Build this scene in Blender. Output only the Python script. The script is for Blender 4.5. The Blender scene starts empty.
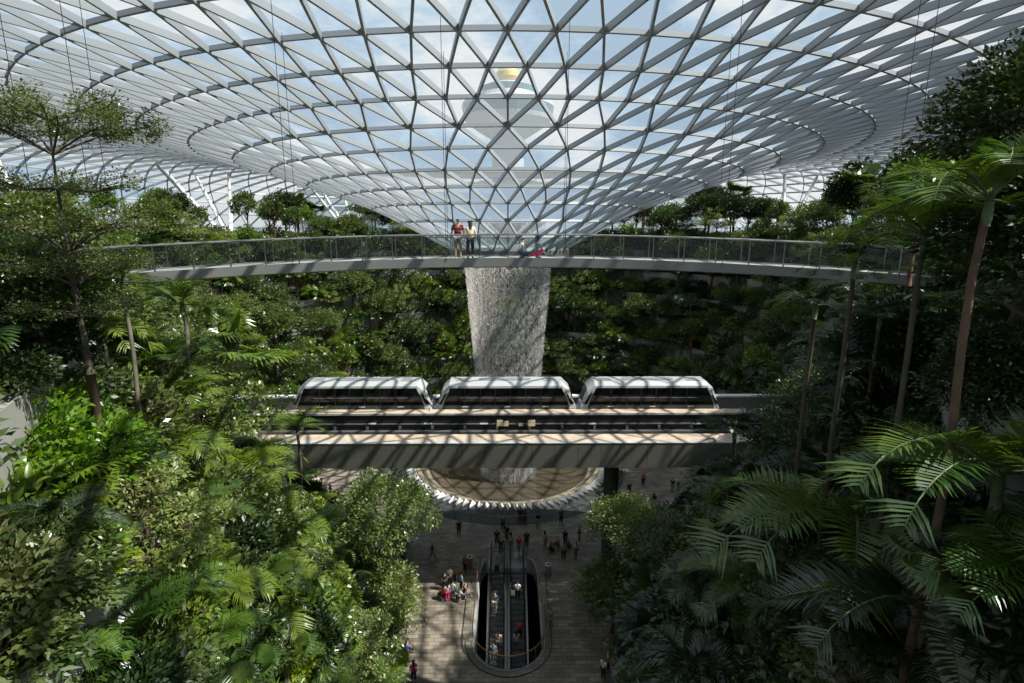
import bpy, bmesh, math, random
import numpy as np
from mathutils import Vector, Matrix
sc = bpy.context.scene
COL = sc.collection
PI = math.pi
# ------------------------------------------------------------------ camera
CAM_Z = 28.3; FPX = 540.0
PITCH = math.atan((341.5 - 230.0) / FPX); YAW = math.radians(0.42)
cd = bpy.data.cameras.new('camera'); cam = bpy.data.objects.new('camera', cd); COL.objects.link(cam)
cd.sensor_width = 36.0; cd.lens = FPX / 1024 * 36.0; cd.clip_end = 3000; cd.clip_start = 0.1
cam.location = (0, 0, CAM_Z); cam.rotation_euler = (PI / 2 - PITCH, 0, -YAW)
sc.camera = cam
# ------------------------------------------------------------------ view
vs = sc.view_settings
vs.view_transform = 'Standard'; vs.look = 'None'; vs.gamma = 1.0; vs.use_curve_mapping = False
vs.exposure = 0.06
sc.cycles.transparent_max_bounces = 16
sc.cycles.max_bounces = 6; sc.cycles.diffuse_bounces = 3; sc.cycles.glossy_bounces = 2; sc.cycles.transmission_bounces = 4
sc.cycles.use_denoising = True
# ------------------------------------------------------------------ sky
w = bpy.data.worlds.new('sky'); sc.world = w; w.use_nodes = True
nt = w.node_tree; nt.nodes.clear()
def N(nt, t, **k):
    n = nt.nodes.new(t)
    for a, b in k.items():
        if a.startswith('i_'):
            n.inputs[a[2:].replace('_', ' ')].default_value = b
        else: setattr(n, a, b)
    return n
out = N(nt, 'ShaderNodeOutputWorld'); bg = N(nt, 'ShaderNodeBackground')
tc = N(nt, 'ShaderNodeTexCoord'); mp = N(nt, 'ShaderNodeMapping'); mp.inputs['Scale'].default_value = (1, 1, 2.2)
nz = N(nt, 'ShaderNodeTexNoise'); nz.inputs['Scale'].default_value = 3.1; nz.inputs['Detail'].default_value = 7; nz.inputs['Roughness'].default_value = .58
rp = N(nt, 'ShaderNodeValToRGB')
rp.color_ramp.elements[0].position = .42; rp.color_ramp.elements[0].color = (.26, .43, .62, 1)
rp.color_ramp.elements[1].position = .56; rp.color_ramp.elements[1].color = (.86, .87, .87, 1)
e = rp.color_ramp.elements.new(.48); e.color = (.42, .60, .78, 1)
nt.links.new(tc.outputs['Generated'], mp.inputs['Vector']); nt.links.new(mp.outputs[0], nz.inputs['Vector'])
nt.links.new(nz.outputs['Fac'], rp.inputs['Fac']); nt.links.new(rp.outputs[0], bg.inputs['Color'])
SKY = 1.08
bg.inputs['Strength'].default_value = SKY; nt.links.new(bg.outputs[0], out.inputs[0])
# ------------------------------------------------------------------ sun
sd = bpy.data.lights.new('sun', 'SUN'); sun = bpy.data.objects.new('sun', sd); COL.objects.link(sun)
sd.energy = 12.0; sd.angle = math.radians(.6); sd.color = (1.0, .93, .82)
SUN = Vector((.72, -.21, 1.0)).normalized()
sun.rotation_euler = SUN.to_track_quat('Z', 'Y').to_euler()
sun.location = (60, -20, 90)

# ================================================================== helpers
cF = np.array([math.sin(YAW) * math.cos(PITCH), math.cos(YAW) * math.cos(PITCH), -math.sin(PITCH)])
cR = np.array([math.cos(YAW), -math.sin(YAW), 0.0]); cU = np.cross(cR, cF); cO = np.array([0, 0, CAM_Z])
def ray(x, y): return cF * FPX + cR * (x - 512) + cU * (341.5 - y)
def atz(x, y, z=0.0):
    d = ray(x, y); return Vector(cO + d * ((z - CAM_Z) / d[2]))
def atY(x, y, Y):
    d = ray(x, y); return Vector(cO + d * (Y / d[1]))
def px(p):
    q = np.array(p, float) - cO; d = float(q @ cF)
    if d < .3: return (-9999, -9999, d)
    return (512 + FPX * float(q @ cR) / d, 341.5 - FPX * float(q @ cU) / d, d)

MAT = {}
def mat(name, col, rough=.6, metal=0.0, vary=None, bump=None, spec=.5, emit=None):
    m = bpy.data.materials.new(name); m.use_nodes = True; t = m.node_tree
    b = t.nodes['Principled BSDF']; b.inputs['Base Color'].default_value = (*col, 1)
    b.inputs['Roughness'].default_value = rough; b.inputs['Metallic'].default_value = metal
    b.inputs['Specular IOR Level'].default_value = spec
    if vary:
        sc_, amt = vary
        n = N(t, 'ShaderNodeTexNoise'); n.inputs['Scale'].default_value = sc_; n.inputs['Detail'].default_value = 5
        g = N(t, 'ShaderNodeTexCoord'); t.links.new(g.outputs['Object'], n.inputs['Vector'])
        r = N(t, 'ShaderNodeValToRGB')
        r.color_ramp.elements[0].position = .3; r.color_ramp.elements[1].position = .7
        r.color_ramp.elements[0].color = (*[max(0, c * (1 - amt)) for c in col], 1)
        r.color_ramp.elements[1].color = (*[min(1, c * (1 + amt)) for c in col], 1)
        t.links.new(n.outputs['Fac'], r.inputs['Fac']); t.links.new(r.outputs[0], b.inputs['Base Color'])
    if bump:
        n = N(t, 'ShaderNodeTexNoise'); n.inputs['Scale'].default_value = bump[0]; n.inputs['Detail'].default_value = 4
        g = N(t, 'ShaderNodeTexCoord'); t.links.new(g.outputs['Object'], n.inputs['Vector'])
        bm_ = N(t, 'ShaderNodeBump'); bm_.inputs['Strength'].default_value = bump[1]
        t.links.new(n.outputs['Fac'], bm_.inputs['Height']); t.links.new(bm_.outputs[0], b.inputs['Normal'])
    MAT[name] = m; return m
def leafmat(name, col, trans=.35, gloss=.06, var=.35, hue=.04, rough=.38):
    m = bpy.data.materials.new(name); m.use_nodes = True; t = m.node_tree; t.nodes.clear()
    o = N(t, 'ShaderNodeOutputMaterial')
    oi = N(t, 'ShaderNodeObjectInfo'); ge = N(t, 'ShaderNodeNewGeometry')
    add = N(t, 'ShaderNodeMath', operation='MULTIPLY_ADD'); add.inputs[1].default_value = .55
    mul = N(t, 'ShaderNodeMath', operation='MULTIPLY'); mul.inputs[1].default_value = .45
    t.links.new(ge.outputs['Random Per Island'], mul.inputs[0])
    t.links.new(oi.outputs['Random'], add.inputs[0]); t.links.new(mul.outputs[0], add.inputs[2])
    hs = N(t, 'ShaderNodeHueSaturation'); hs.inputs['Color'].default_value = (*col, 1)
    mr = N(t, 'ShaderNodeMapRange'); mr.inputs['To Min'].default_value = 1 - var; mr.inputs['To Max'].default_value = 1 + var
    mh = N(t, 'ShaderNodeMapRange'); mh.inputs['To Min'].default_value = .5 + hue; mh.inputs['To Max'].default_value = .5 - hue
    t.links.new(add.outputs[0], mr.inputs['Value']); t.links.new(add.outputs[0], mh.inputs['Value'])
    t.links.new(mr.outputs[0], hs.inputs['Value']); t.links.new(mh.outputs[0], hs.inputs['Hue'])
    d = N(t, 'ShaderNodeBsdfDiffuse'); tr = N(t, 'ShaderNodeBsdfTranslucent'); gl = N(t, 'ShaderNodeBsdfGlossy'); gl.inputs['Roughness'].default_value = rough
    tm = N(t, 'ShaderNodeMix', data_type='RGBA', blend_type='MULTIPLY'); tm.inputs['Factor'].default_value = 1
    tm.inputs[7].default_value = (1.25, 1.3, .55, 1)
    t.links.new(hs.outputs[0], tm.inputs[6]); t.links.new(tm.outputs[2], tr.inputs['Color'])
    m1 = N(t, 'ShaderNodeMixShader'); m1.inputs[0].default_value = trans
    m2 = N(t, 'ShaderNodeMixShader'); m2.inputs[0].default_value = gloss
    t.links.new(hs.outputs[0], d.inputs['Color'])
    t.links.new(d.outputs[0], m1.inputs[1]); t.links.new(tr.outputs[0], m1.inputs[2])
    t.links.new(m1.outputs[0], m2.inputs[1]); t.links.new(gl.outputs[0], m2.inputs[2]); t.links.new(m2.outputs[0], o.inputs[0])
    MAT[name] = m; return m
def glassmat(name, tint, haze=0.0, hazecol=(1, 1, 1), fres=.12, rough=.02):
    m = bpy.data.materials.new(name); m.use_nodes = True; t = m.node_tree; t.nodes.clear()
    o = N(t, 'ShaderNodeOutputMaterial'); tr = N(t, 'ShaderNodeBsdfTransparent'); tr.inputs[0].default_value = (*tint, 1)
    gl = N(t, 'ShaderNodeBsdfGlossy'); gl.inputs['Roughness'].default_value = rough
    lw = N(t, 'ShaderNodeLayerWeight'); lw.inputs['Blend'].default_value = fres
    m1 = N(t, 'ShaderNodeMixShader'); t.links.new(lw.outputs['Fresnel'], m1.inputs[0])
    src = tr.outputs[0]
    if haze > 0:
        tl = N(t, 'ShaderNodeBsdfTranslucent'); tl.inputs['Color'].default_value = (*hazecol, 1)
        m2 = N(t, 'ShaderNodeMixShader'); m2.inputs[0].default_value = haze
        t.links.new(tr.outputs[0], m2.inputs[1]); t.links.new(tl.outputs[0], m2.inputs[2]); src = m2.outputs[0]
    t.links.new(src, m1.inputs[1]); t.links.new(gl.outputs[0], m1.inputs[2]); t.links.new(m1.outputs[0], o.inputs[0])
    MAT[name] = m; return m

def tag(o, label=None, cat=None, group=None, kind=None):
    if label: o['label'] = label
    if cat: o['category'] = cat
    if group: o['group'] = group
    if kind: o['kind'] = kind
    return o
def empty(name, loc=(0, 0, 0), rz=0.0, label=None, cat=None, group=None, kind=None):
    o = bpy.data.objects.new(name, None); COL.objects.link(o); o.location = loc; o.rotation_euler = (0, 0, rz); o.empty_display_size = .3
    return tag(o, label, cat, group, kind)
class MB:
    def __init__(s): s.v = []; s.f = []; s.m = []
    def add(s, vs_, fs, mi=0):
        b = len(s.v); s.v.extend([tuple(v) for v in vs_]); s.f.extend([tuple(b + i for i in f) for f in fs]); s.m.extend([mi] * len(fs)); return s
    def box(s, x0, x1, y0, y1, z0, z1, mi=0):
        return s.add([(x0, y0, z0), (x1, y0, z0), (x1, y1, z0), (x0, y1, z0), (x0, y0, z1), (x1, y0, z1), (x1, y1, z1), (x0, y1, z1)],
                     [(0, 3, 2, 1), (4, 5, 6, 7), (0, 1, 5, 4), (1, 2, 6, 5), (2, 3, 7, 6), (3, 0, 4, 7)], mi)
    def beam(s, p, q, side, down, wd, dp, mi=0):
        a = side * (wd / 2); b = down * dp
        return s.add([p - a, p + a, p + a + b, p - a + b, q - a, q + a, q + a + b, q - a + b],
                     [(0, 1, 2, 3), (4, 7, 6, 5), (0, 4, 5, 1), (1, 5, 6, 2), (2, 6, 7, 3), (3, 7, 4, 0)], mi)
    def tube(s, pts, rad, n=8, mi=0, cap=True):
        pts = [Vector(p) for p in pts]; k = len(pts)
        if not hasattr(rad, '__len__'): rad = [rad] * k
        vs_ = []; ref = None
        for i, p in enumerate(pts):
            t = (pts[min(i + 1, k - 1)] - pts[max(i - 1, 0)]).normalized()
            if ref is None or abs(ref.dot(t)) > .95: ref = Vector((0, 0, 1)) if abs(t.z) < .9 else Vector((1, 0, 0))
            a = t.cross(ref).normalized(); b = t.cross(a).normalized(); ref = -b if False else ref
            for j in range(n):
                g = 2 * PI * j / n; vs_.append(p + (a * math.cos(g) + b * math.sin(g)) * rad[i])
        fs = [(i * n + j, i * n + (j + 1) % n, (i + 1) * n + (j + 1) % n, (i + 1) * n + j) for i in range(k - 1) for j in range(n)]
        if cap: fs += [tuple(range(n)), tuple((k - 1) * n + j for j in range(n - 1, -1, -1))]
        return s.add(vs_, fs, mi)
    def prism(s, poly, h0, h1, mi=0):
        n = len(poly); vs_ = [(p[0], p[1], h0) for p in poly] + [(p[0], p[1], h1) for p in poly]
        return s.add(vs_, [tuple(range(n - 1, -1, -1)), tuple(range(n, 2 * n))] + [(i, (i + 1) % n, n + (i + 1) % n, n + i) for i in range(n)], mi)
    def lathe(s, prof, n=24, c=(0, 0), mi=0, closed=False):
        k = len(prof); vs_ = [(c[0] + r * math.cos(2 * PI * j / n), c[1] + r * math.sin(2 * PI * j / n), z) for r, z in prof for j in range(n)]
        fs = [(i * n + j, i * n + (j + 1) % n, (i + 1) * n + (j + 1) % n, (i + 1) * n + j) for i in range(k - 1) for j in range(n)]
        if closed: fs += [((k - 1) * n + j, (k - 1) * n + (j + 1) % n, (j + 1) % n, j) for j in range(n)]
        return s.add(vs_, fs, mi)
    def arr(s, V, F, mi=0):
        b = len(s.v); s.v.extend(map(tuple, V.tolist())); s.f.extend([tuple(x) for x in (F + b).tolist()]); s.m.extend([mi] * len(F)); return s
    def mesh(s, name, mats, smooth=False):
        me = bpy.data.meshes.new(name); me.from_pydata(s.v, [], s.f)
        for m in (mats if isinstance(mats, (list, tuple)) else [mats]): me.materials.append(m)
        if len(set(s.m)) > 1: me.polygons.foreach_set('material_index', s.m)
        if smooth: me.polygons.foreach_set('use_smooth', [True] * len(me.polygons))
        me.update(); return me
    def build(s, name, mats, parent=None, smooth=False, recalc=False):
        me = s.mesh(name, mats, smooth)
        if recalc:
            b = bmesh.new(); b.from_mesh(me); bmesh.ops.recalc_face_normals(b, faces=b.faces); b.to_mesh(me); b.free()
        o = bpy.data.objects.new(name, me); COL.objects.link(o)
        if parent: o.parent = parent
        return o
def bevel(o, wd=.02, seg=2):
    m = o.modifiers.new('bevel', 'BEVEL'); m.width = wd; m.segments = seg; m.limit_method = 'ANGLE'; return o
def copy_tree(o, parent=None):
    c = o.copy(); COL.objects.link(c); c.parent = parent
    for ch in KIDS.get(o.name, []): copy_tree(ch, c)
    return c
KIDS = {}
def index_kids(roots):
    for o in list(COL.objects):
        if o.parent is not None:
            l = KIDS.setdefault(o.parent.name, [])
            if o not in l: l.append(o)

# ================================================================== materials
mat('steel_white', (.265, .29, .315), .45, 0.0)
mat('steel_grey', (.30, .31, .31), .4, .6)
mat('column_white', (.72, .73, .72), .4)
mat('concrete', (.26, .255, .235), .85, vary=(.6, .25), bump=(3, .2))
mat('concrete_dark', (.10, .10, .095), .8, vary=(.8, .3))
mat('soil', (.018, .022, .012), .95, vary=(.8, .5))
mat('fascia_metal', (.20, .205, .20), .5, .2, vary=(.4, .12))
mat('girder_panel', (.13, .132, .115), .5, .15, vary=(.5, .08))
mat('walk_tan', (.42, .33, .25), .8, vary=(1.2, .25))
mat('walk_grey', (.36, .35, .33), .75, vary=(1.2, .2))
mat('dark_metal', (.03, .031, .032), .45, .4)
mat('black', (.006, .006, .007), .6)
mat('rail_steel', (.27, .27, .26), .35, .7)
mat('train_white', (.46, .47, .48), .28, .15)
mat('train_roof', (.36, .37, .38), .35, .1, vary=(.8, .08))
mat('train_recess', (.22, .24, .26), .5, .2)
mat('train_lower', (.045, .052, .056), .55, .1)
mat('train_glass', (.005, .006, .006), .06, 0, spec=.5)
mat('sign_tan', (.70, .58, .40), .6)
mat('trunk_brown', (.10, .06, .038), .9, vary=(3, .35), bump=(14, .5))
mat('trunk_red', (.12, .058, .036), .9, vary=(3, .35))
mat('trunk_grey', (.15, .135, .10), .85, vary=(2.2, .35), bump=(10, .5))
mat('trunk_dark', (.06, .05, .035), .9, vary=(2.2, .35))
mat('stem_green', (.06, .09, .03), .6)
mat('copper', (.45, .22, .09), .35, .8)
mat('white_wall', (.62, .60, .56), .5)
mat('petal_white', (.72, .72, .72), .35)
mat('bowl', (.10, .08, .055), .25, vary=(.25, .35))
mat('bowl_ring', (.26, .22, .16), .3)
mat('skirt', (.028, .03, .03), .6, .0, vary=(.5, .5))
mat('rope', (.05, .05, .05), .5, .5)
mat('bin_metal', (.33, .33, .32), .35, .6)
mat('tower_white', (.30, .34, .37), .5)
mat('tower_glass', (.07, .15, .20), .15)
mat('tower_gold', (.55, .40, .16), .4, .2)
mat('building_white', (.34, .39, .42), .6)
mat('building_glass', (.09, .19, .25), .2)
leafmat('leaf_mid', (0.078, 0.121, 0.030), var=.45)
leafmat('leaf_bright', (0.140, 0.218, 0.027), var=.35, trans=.42)
leafmat('leaf_lime', (0.187, 0.296, 0.016), var=.3, trans=.45)
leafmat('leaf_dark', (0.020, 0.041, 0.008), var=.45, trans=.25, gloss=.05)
leafmat('leaf_olive', (0.094, 0.117, 0.039), var=.4, trans=.35)
leafmat('leaf_fine', (0.172, 0.234, 0.062), var=.3, trans=.42)
leafmat('leaf_blue', (0.023, 0.055, 0.019), var=.4, trans=.3, gloss=.05)
leafmat('palm_mid', (0.058, 0.109, 0.016), var=.4, trans=.35, gloss=.06, rough=.35)
leafmat('palm_bright', (0.117, 0.187, 0.019), var=.3, trans=.42, gloss=.06, rough=.35)
leafmat('palm_dark', (0.014, 0.031, 0.008), var=.35, trans=.28, gloss=.06, rough=.35)
leafmat('red_leaf', (0.273, 0.023, 0.016), var=.3, trans=.3)
glassmat('roof_glass', (.66, .70, .72), haze=.085, hazecol=(.8, .82, .84), fres=.10)
glassmat('rail_glass', (.70, .75, .74), haze=.02, fres=.10)
glassmat('void_glass', (.80, .85, .84), haze=.02, fres=.10)
# granite pavers of the plaza
m = bpy.data.materials.new('pavers'); m.use_nodes = True; t = m.node_tree; b = t.nodes['Principled BSDF']
g = N(t, 'ShaderNodeTexCoord'); br = N(t, 'ShaderNodeTexBrick')
br.inputs['Color1'].default_value = (.33, .28, .22, 1); br.inputs['Color2'].default_value = (.17, .145, .115, 1); br.inputs['Mortar'].default_value = (.10, .09, .08, 1)
br.inputs['Scale'].default_value = 1.0; br.inputs['Brick Width'].default_value = .8; br.inputs['Row Height'].default_value = .35; br.inputs['Mortar Size'].default_value = .02
nz2 = N(t, 'ShaderNodeTexNoise'); nz2.inputs['Scale'].default_value = .5; nz2.inputs['Detail'].default_value = 6
mx = N(t, 'ShaderNodeMix', data_type='RGBA', blend_type='MULTIPLY'); mx.inputs['Factor'].default_value = .7
t.links.new(g.outputs['Object'], br.inputs['Vector']); t.links.new(g.outputs['Object'], nz2.inputs['Vector'])
r2 = N(t, 'ShaderNodeValToRGB'); r2.color_ramp.elements[0].color = (.45, .45, .45, 1); r2.color_ramp.elements[0].position = .35; r2.color_ramp.elements[1].position = .65
t.links.new(nz2.outputs['Fac'], r2.inputs['Fac']); t.links.new(br.outputs['Color'], mx.inputs[6]); t.links.new(r2.outputs[0], mx.inputs[7])
t.links.new(mx.outputs[2], b.inputs['Base Color']); b.inputs['Roughness'].default_value = .55; MAT['pavers'] = m
# falling water
m = bpy.data.materials.new('falling_water'); m.use_nodes = True; t = m.node_tree; t.nodes.clear()
o_ = N(t, 'ShaderNodeOutputMaterial'); d_ = N(t, 'ShaderNodeBsdfDiffuse'); d_.inputs[0].default_value = (.62, .61, .60, 1); tl_ = N(t, 'ShaderNodeBsdfTranslucent'); tl_.inputs[0].default_value = (.62, .61, .60, 1)
gl_ = N(t, 'ShaderNodeBsdfGlossy'); gl_.inputs['Roughness'].default_value = .2; a_ = N(t, 'ShaderNodeMixShader'); a_.inputs[0].default_value = .5; b_ = N(t, 'ShaderNodeMixShader'); b_.inputs[0].default_value = .25
tp_ = N(t, 'ShaderNodeBsdfTransparent'); c_ = N(t, 'ShaderNodeMixShader'); c_.inputs[0].default_value = .5
t.links.new(d_.outputs[0], a_.inputs[1]); t.links.new(tl_.outputs[0], a_.inputs[2]); t.links.new(a_.outputs[0], b_.inputs[1]); t.links.new(gl_.outputs[0], b_.inputs[2])
t.links.new(tp_.outputs[0], c_.inputs[1]); t.links.new(b_.outputs[0], c_.inputs[2]); t.links.new(c_.outputs[0], o_.inputs[0]); MAT['falling_water'] = m
M = MAT

# ================================================================== roof: glazed toroid drawn down to an oculus
AX = (0.0, 62.0)
PROF = [(6.4, -1.85), (8.85, -.55), (11.6, .95), (14.6, 2.4), (17.7, 3.5), (20.8, 4.5), (24.0, 5.55), (27.0, 6.4), (30.2, 7.3), (33.6, 7.95), (36.9, 8.5), (40.3, 9.0),
        (43.7, 9.4), (47.2, 9.6), (50.7, 9.65), (54.2, 9.4), (57.8, 8.85), (61.3, 7.95), (64.6, 6.75), (67.6, 5.1), (70.2, 3.0), (72.2, .5), (73.5, -2.2), (74.3, -5.2)]
NR = len(PROF)
def ring_n(i): return 28 if i < 3 else (56 if i < 8 else 112)
def node(i, j):
    n = ring_n(i); r, z = PROF[i]
    # phases so that a halving ring lines up under every second node
    last = {28: 2, 56: 7, 112: NR - 1}[n]
    if n == 28: off = .5 * ((2 - i) % 2)
    elif n == 56: off = .5 * ((7 - i) % 2)
    else: off = .5 * ((i - 8) % 2)
    base = -PI / 2
    a = base + 2 * PI * (j + off) / n
    return Vector((AX[0] + r * math.cos(a), AX[1] + r * math.sin(a), CAM_Z + z))
def pnormal(i, p):
    a, b = PROF[max(i - 1, 0)], PROF[min(i + 1, NR - 1)]
    tr, tz = b[0] - a[0], b[1] - a[1]; l = math.hypot(tr, tz)
    d = Vector((p.x - AX[0], p.y - AX[1], 0)).normalized()
    return (d * (-tz / l) + Vector((0, 0, tr / l)))      # outward (up)
def nphase(i):
    n = ring_n(i)
    if n == 28: return .5 * ((2 - i) % 2)
    if n == 56: return .5 * ((7 - i) % 2)
    return .5 * ((i - 8) % 2)
ceiling = empty('ceiling', (0, 0, 0)); ceiling['kind'] = 'structure'
WD, DP = .12, .33
for i in range(NR):
    n = ring_n(i); mb = MB()
    for j in range(n):
        p, q = node(i, j), node(i, j + 1); nn = (pnormal(i, p) + pnormal(i, q)).normalized(); side = (q - p).normalized().cross(nn)
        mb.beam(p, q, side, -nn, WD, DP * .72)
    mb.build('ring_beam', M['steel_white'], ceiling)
for i in range(NR - 1):
    n0, n1 = ring_n(i), ring_n(i + 1); p0, p1 = nphase(i), nphase(i + 1); segs = []; tris = []
    if n0 == n1:
        for j in range(n0):
            a = node(i, j)
            k = j if p1 > p0 else j - 1     # upper node half a step to each side
            if p1 > p0: kr, kl = j, j - 1
            else: kr, kl = j + 1, j
            segs += [(a, node(i + 1, kr)), (a, node(i + 1, kl))]
            tris += [(a, node(i + 1, kr), node(i + 1, kl)), (a, node(i, j + 1), node(i + 1, kr))]
    else:
        for j in range(n0):
            a = node(i, j); c = node(i + 1, 2 * j); l = node(i + 1, 2 * j - 1); r = node(i + 1, 2 * j + 1)
            segs += [(a, c), (a, l), (a, r)]
            tris += [(a, c, l), (a, r, c), (a, node(i, j + 1), r)]
    mb = MB()
    for p, q in segs:
        nn = (pnormal(i, p) + pnormal(i + 1, q)).normalized(); side = (q - p).normalized().cross(nn)
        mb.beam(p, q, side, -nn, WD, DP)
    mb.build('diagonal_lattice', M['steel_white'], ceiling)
    gb = MB()
    for t3 in tris:
        up = pnormal(i, t3[0]) * .03
        gb.add([v + up for v in t3], [(0, 1, 2)])
    gb.build('glazing', M['roof_glass'], ceiling)
# trough ring under the funnel
mb = MB(); mb.lathe([(6.6, 26.55), (6.9, 26.2), (6.9, 25.5), (6.2, 25.1), (5.3, 25.1), (5.3, 25.6), (6.0, 26.4)], 64, AX, closed=True)
tr_ = mb.build('trim_1', M['fascia_metal'], None, smooth=False, recalc=True); tr_['kind'] = 'structure'

# roof tree-columns
def roof_z(r):
    for (a, b), (c, d) in zip(PROF, PROF[1:]):
        if a <= r <= c: return CAM_Z + b + (d - b) * (r - a) / (c - a)
    return CAM_Z
L5 = 26.2
colnames = {36: 'third', 62: 'second', 97: 'first', 140: 'rear'}
for sgn in (-1, 1):
    for ang in (36, 62, 97):
        a = math.radians(ang); bx, by = AX[0] + sgn * 48 * math.sin(a), AX[1] + 48 * math.cos(a)
        side_ = 'left' if sgn < 0 else 'right'
        where = {36: 'nearest the funnel, half hidden by trees', 62: 'standing clear above the planting, midway along the rim', 97: 'at the outer edge behind the tall tree'}[ang]
        root = empty('branching_column', (bx, by, L5), 0, f'white four-armed steel roof column on the {side_} rim, {where}', 'column', 'branching roof columns')
        for k, (dr, dt, rr) in enumerate(((7, -5.5, .30), (10, -2.0, .26), (9.5, 3, .30), (6, 6.5, .26))):
            r_ = 48 + dr; aa = a + dt / r_
            tx, ty = AX[0] + sgn * r_ * math.sin(aa), AX[1] + r_ * math.cos(aa)
            mb = MB(); mb.tube([(0, 0, 0), (tx - bx, ty - by, roof_z(r_) - .3 - L5)], [rr * 1.1, rr * .8], 12)
            mb.build('arm', M['column_white'], root, smooth=True)
        mb = MB(); mb.lathe([(0, 0), (.7, 0), (.7, .15), (.45, .3), (0, .3)], 16); mb.build('base_plate', M['steel_grey'], root)

# ================================================================== ground, terraces, upper floor
P0 = [(0, 17), (4, 19), (6.8, 24), (7.8, 30), (10, 37), (14.5, 44), (19.5, 51), (22.5, 58), (23.5, 64), (20.5, 73), (13, 80), (0, 83)]
P5 = [(0, -6), (6, -3.0), (8.5, 4.5), (12.0, 11), (18.5, 20), (27, 32), (34, 46), (37.5, 60), (36.5, 72), (31, 83), (19, 92), (0, 96)]
def cr(P, u):       # smooth closed-half curve, u in 0..11
    i = min(int(u), len(P) - 2); f = u - i
    g = lambda k: Vector((-P[-k][0], P[-k][1])) if k < 0 else (Vector((-P[2 * (len(P) - 1) - k][0], P[2 * (len(P) - 1) - k][1])) if k >= len(P) else Vector(P[k]))
    a, b_, c_2, d_2 = g(i - 1), g(i), g(i + 1), g(i + 2)
    return .5 * ((2 * b_) + (c_2 - a) * f + (2 * a - 5 * b_ + 4 * c_2 - d_2) * f * f + (3 * b_ - a - 3 * c_2 + d_2) * f ** 3)
def surf_xy(u, t_):   # u in -11..11 (negative = left side)
    s_ = 1 if u >= 0 else -1; a = cr(P0, abs(u)); b_ = cr(P5, abs(u)); p = a.lerp(b_, t_); return Vector((s_ * p.x, p.y))
LEV = 8; LH = L5 / LEV
def surf_z(t_):
    k = min(int(t_ * LEV), LEV - 1); f = t_ * LEV - k
    return k * LH + LH * .62 + f * LH * .38 if t_ < 1 else L5
us = [-11 + 22 * i / 176 for i in range(177)]
for k in range(LEV):
    tread = MB(); wall = MB()
    t0, t1 = k / LEV, (k + 1) / LEV; z0 = k * LH; zw = z0 + LH * .62; z1 = (k + 1) * LH
    A = [surf_xy(u, t0) for u in us]; B = [surf_xy(u, t1) for u in us]
    n = len(us)
    tread.add([(p.x, p.y, zw - .12) for p in A] + [(p.x, p.y, z1) for p in B], [(i, i + 1, n + i + 1, n + i) for i in range(n - 1)])
    o = tread.build('floor', M['soil']); o['kind'] = 'structure'
    # concrete retaining wall with a projecting coping
    rows = []
    A2 = [surf_xy(u, t0 + .03) for u in us]; A3 = [surf_xy(u, t0 - .012) for u in us]
    V = [(p.x, p.y, z0 - .1) for p in A] + [(p.x, p.y, zw - .7) for p in A] + [(p.x, p.y, zw - .7) for p in A3] + [(p.x, p.y, zw + .12) for p in A3] + [(p.x, p.y, zw + .12) for p in A2] + [(p.x, p.y, zw - .3) for p in A2]
    wall.add(V, [(r * n + i, r * n + i + 1, (r + 1) * n + i + 1, (r + 1) * n + i) for r in range(5) for i in range(n - 1)])
    o = wall.build('wall_terrace', M['concrete'], recalc=True); o['kind'] = 'structure'
# upper floor (canopy park level)
mb = MB(); n = len(us); A = [surf_xy(u, 1) for u in us]
ctr = Vector((0, 50)); outr = []
for p in A:
    d = (p - ctr).normalized(); # intersect with circle about AX
    oc = ctr - Vector(AX); b_ = oc.dot(d); c_2 = oc.dot(oc) - 74.2 ** 2; outr.append(ctr + d * (-b_ + math.sqrt(b_ * b_ - c_2)))
mb.add([(p.x, p.y, L5) for p in A] + [(p.x, p.y, L5) for p in outr] + [(p.x, p.y, L5 - 1.2) for p in A], [(i, i + 1, n + i + 1, n + i) for i in range(n - 1)] + [(i, i + 1, 2 * n + i + 1, 2 * n + i) for i in range(n - 1)])
o = mb.build('floor', M['soil']); o['kind'] = 'structure'
# outer perimeter wall below the glass skin
mb = MB(); mb.lathe([(74.6, -1), (74.6, L5 - 2.5)], 112, AX); o = mb.build('wall_perimeter', M['concrete']); o['kind'] = 'structure'

# escalator void outline
VC = (0.0, 36.2); VW = 2.42
def void_outline(grow=0.0, n=20):
    pts = []
    yb, yt = 32.9, 42.6
    for i in range(n + 1):
        a = PI + PI * i / n; pts.append((VC[0] + (VW + grow) * math.cos(a) * .93 if False else VC[0] + (VW + grow) * math.cos(a), yb + (VW + .1 + grow) * math.sin(a)))
    pts.append((VC[0] + VW + grow, 39.2))
    for i in range(1, 6):
        f = i / 5; pts.append((VC[0] + (VW + grow) - .75 * f * f, 39.2 + (yt - 39.2 + grow) * math.sin(f * PI / 2)))
    right = pts[-1]
    left = [(-x + 2 * VC[0], y) for x, y in reversed(pts[n + 1:])]
    return pts + left
def fill_hole(name, outer, hole, z, mt):
    b = bmesh.new()
    def loop(P):
        vv = [b.verts.new((x, y, z)) for x, y in P]; return [b.edges.new((vv[i], vv[(i + 1) % len(vv)])) for i in range(len(vv))]
    es = loop(outer)
    for h_ in hole: es = es + loop(h_)
    bmesh.ops.triangle_fill(b, use_beauty=True, use_dissolve=False, edges=es)
    for f in b.faces:
        if f.normal.z < 0: f.normal_flip()
    me = bpy.data.meshes.new(name); b.to_mesh(me); b.free(); me.materials.append(mt); o = bpy.data.objects.new(name, me); COL.objects.link(o); return o
circ = [(AX[0] + 74.8 * math.cos(2 * PI * i / 96), AX[1] + 74.8 * math.sin(2 * PI * i / 96)) for i in range(96)]
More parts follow.
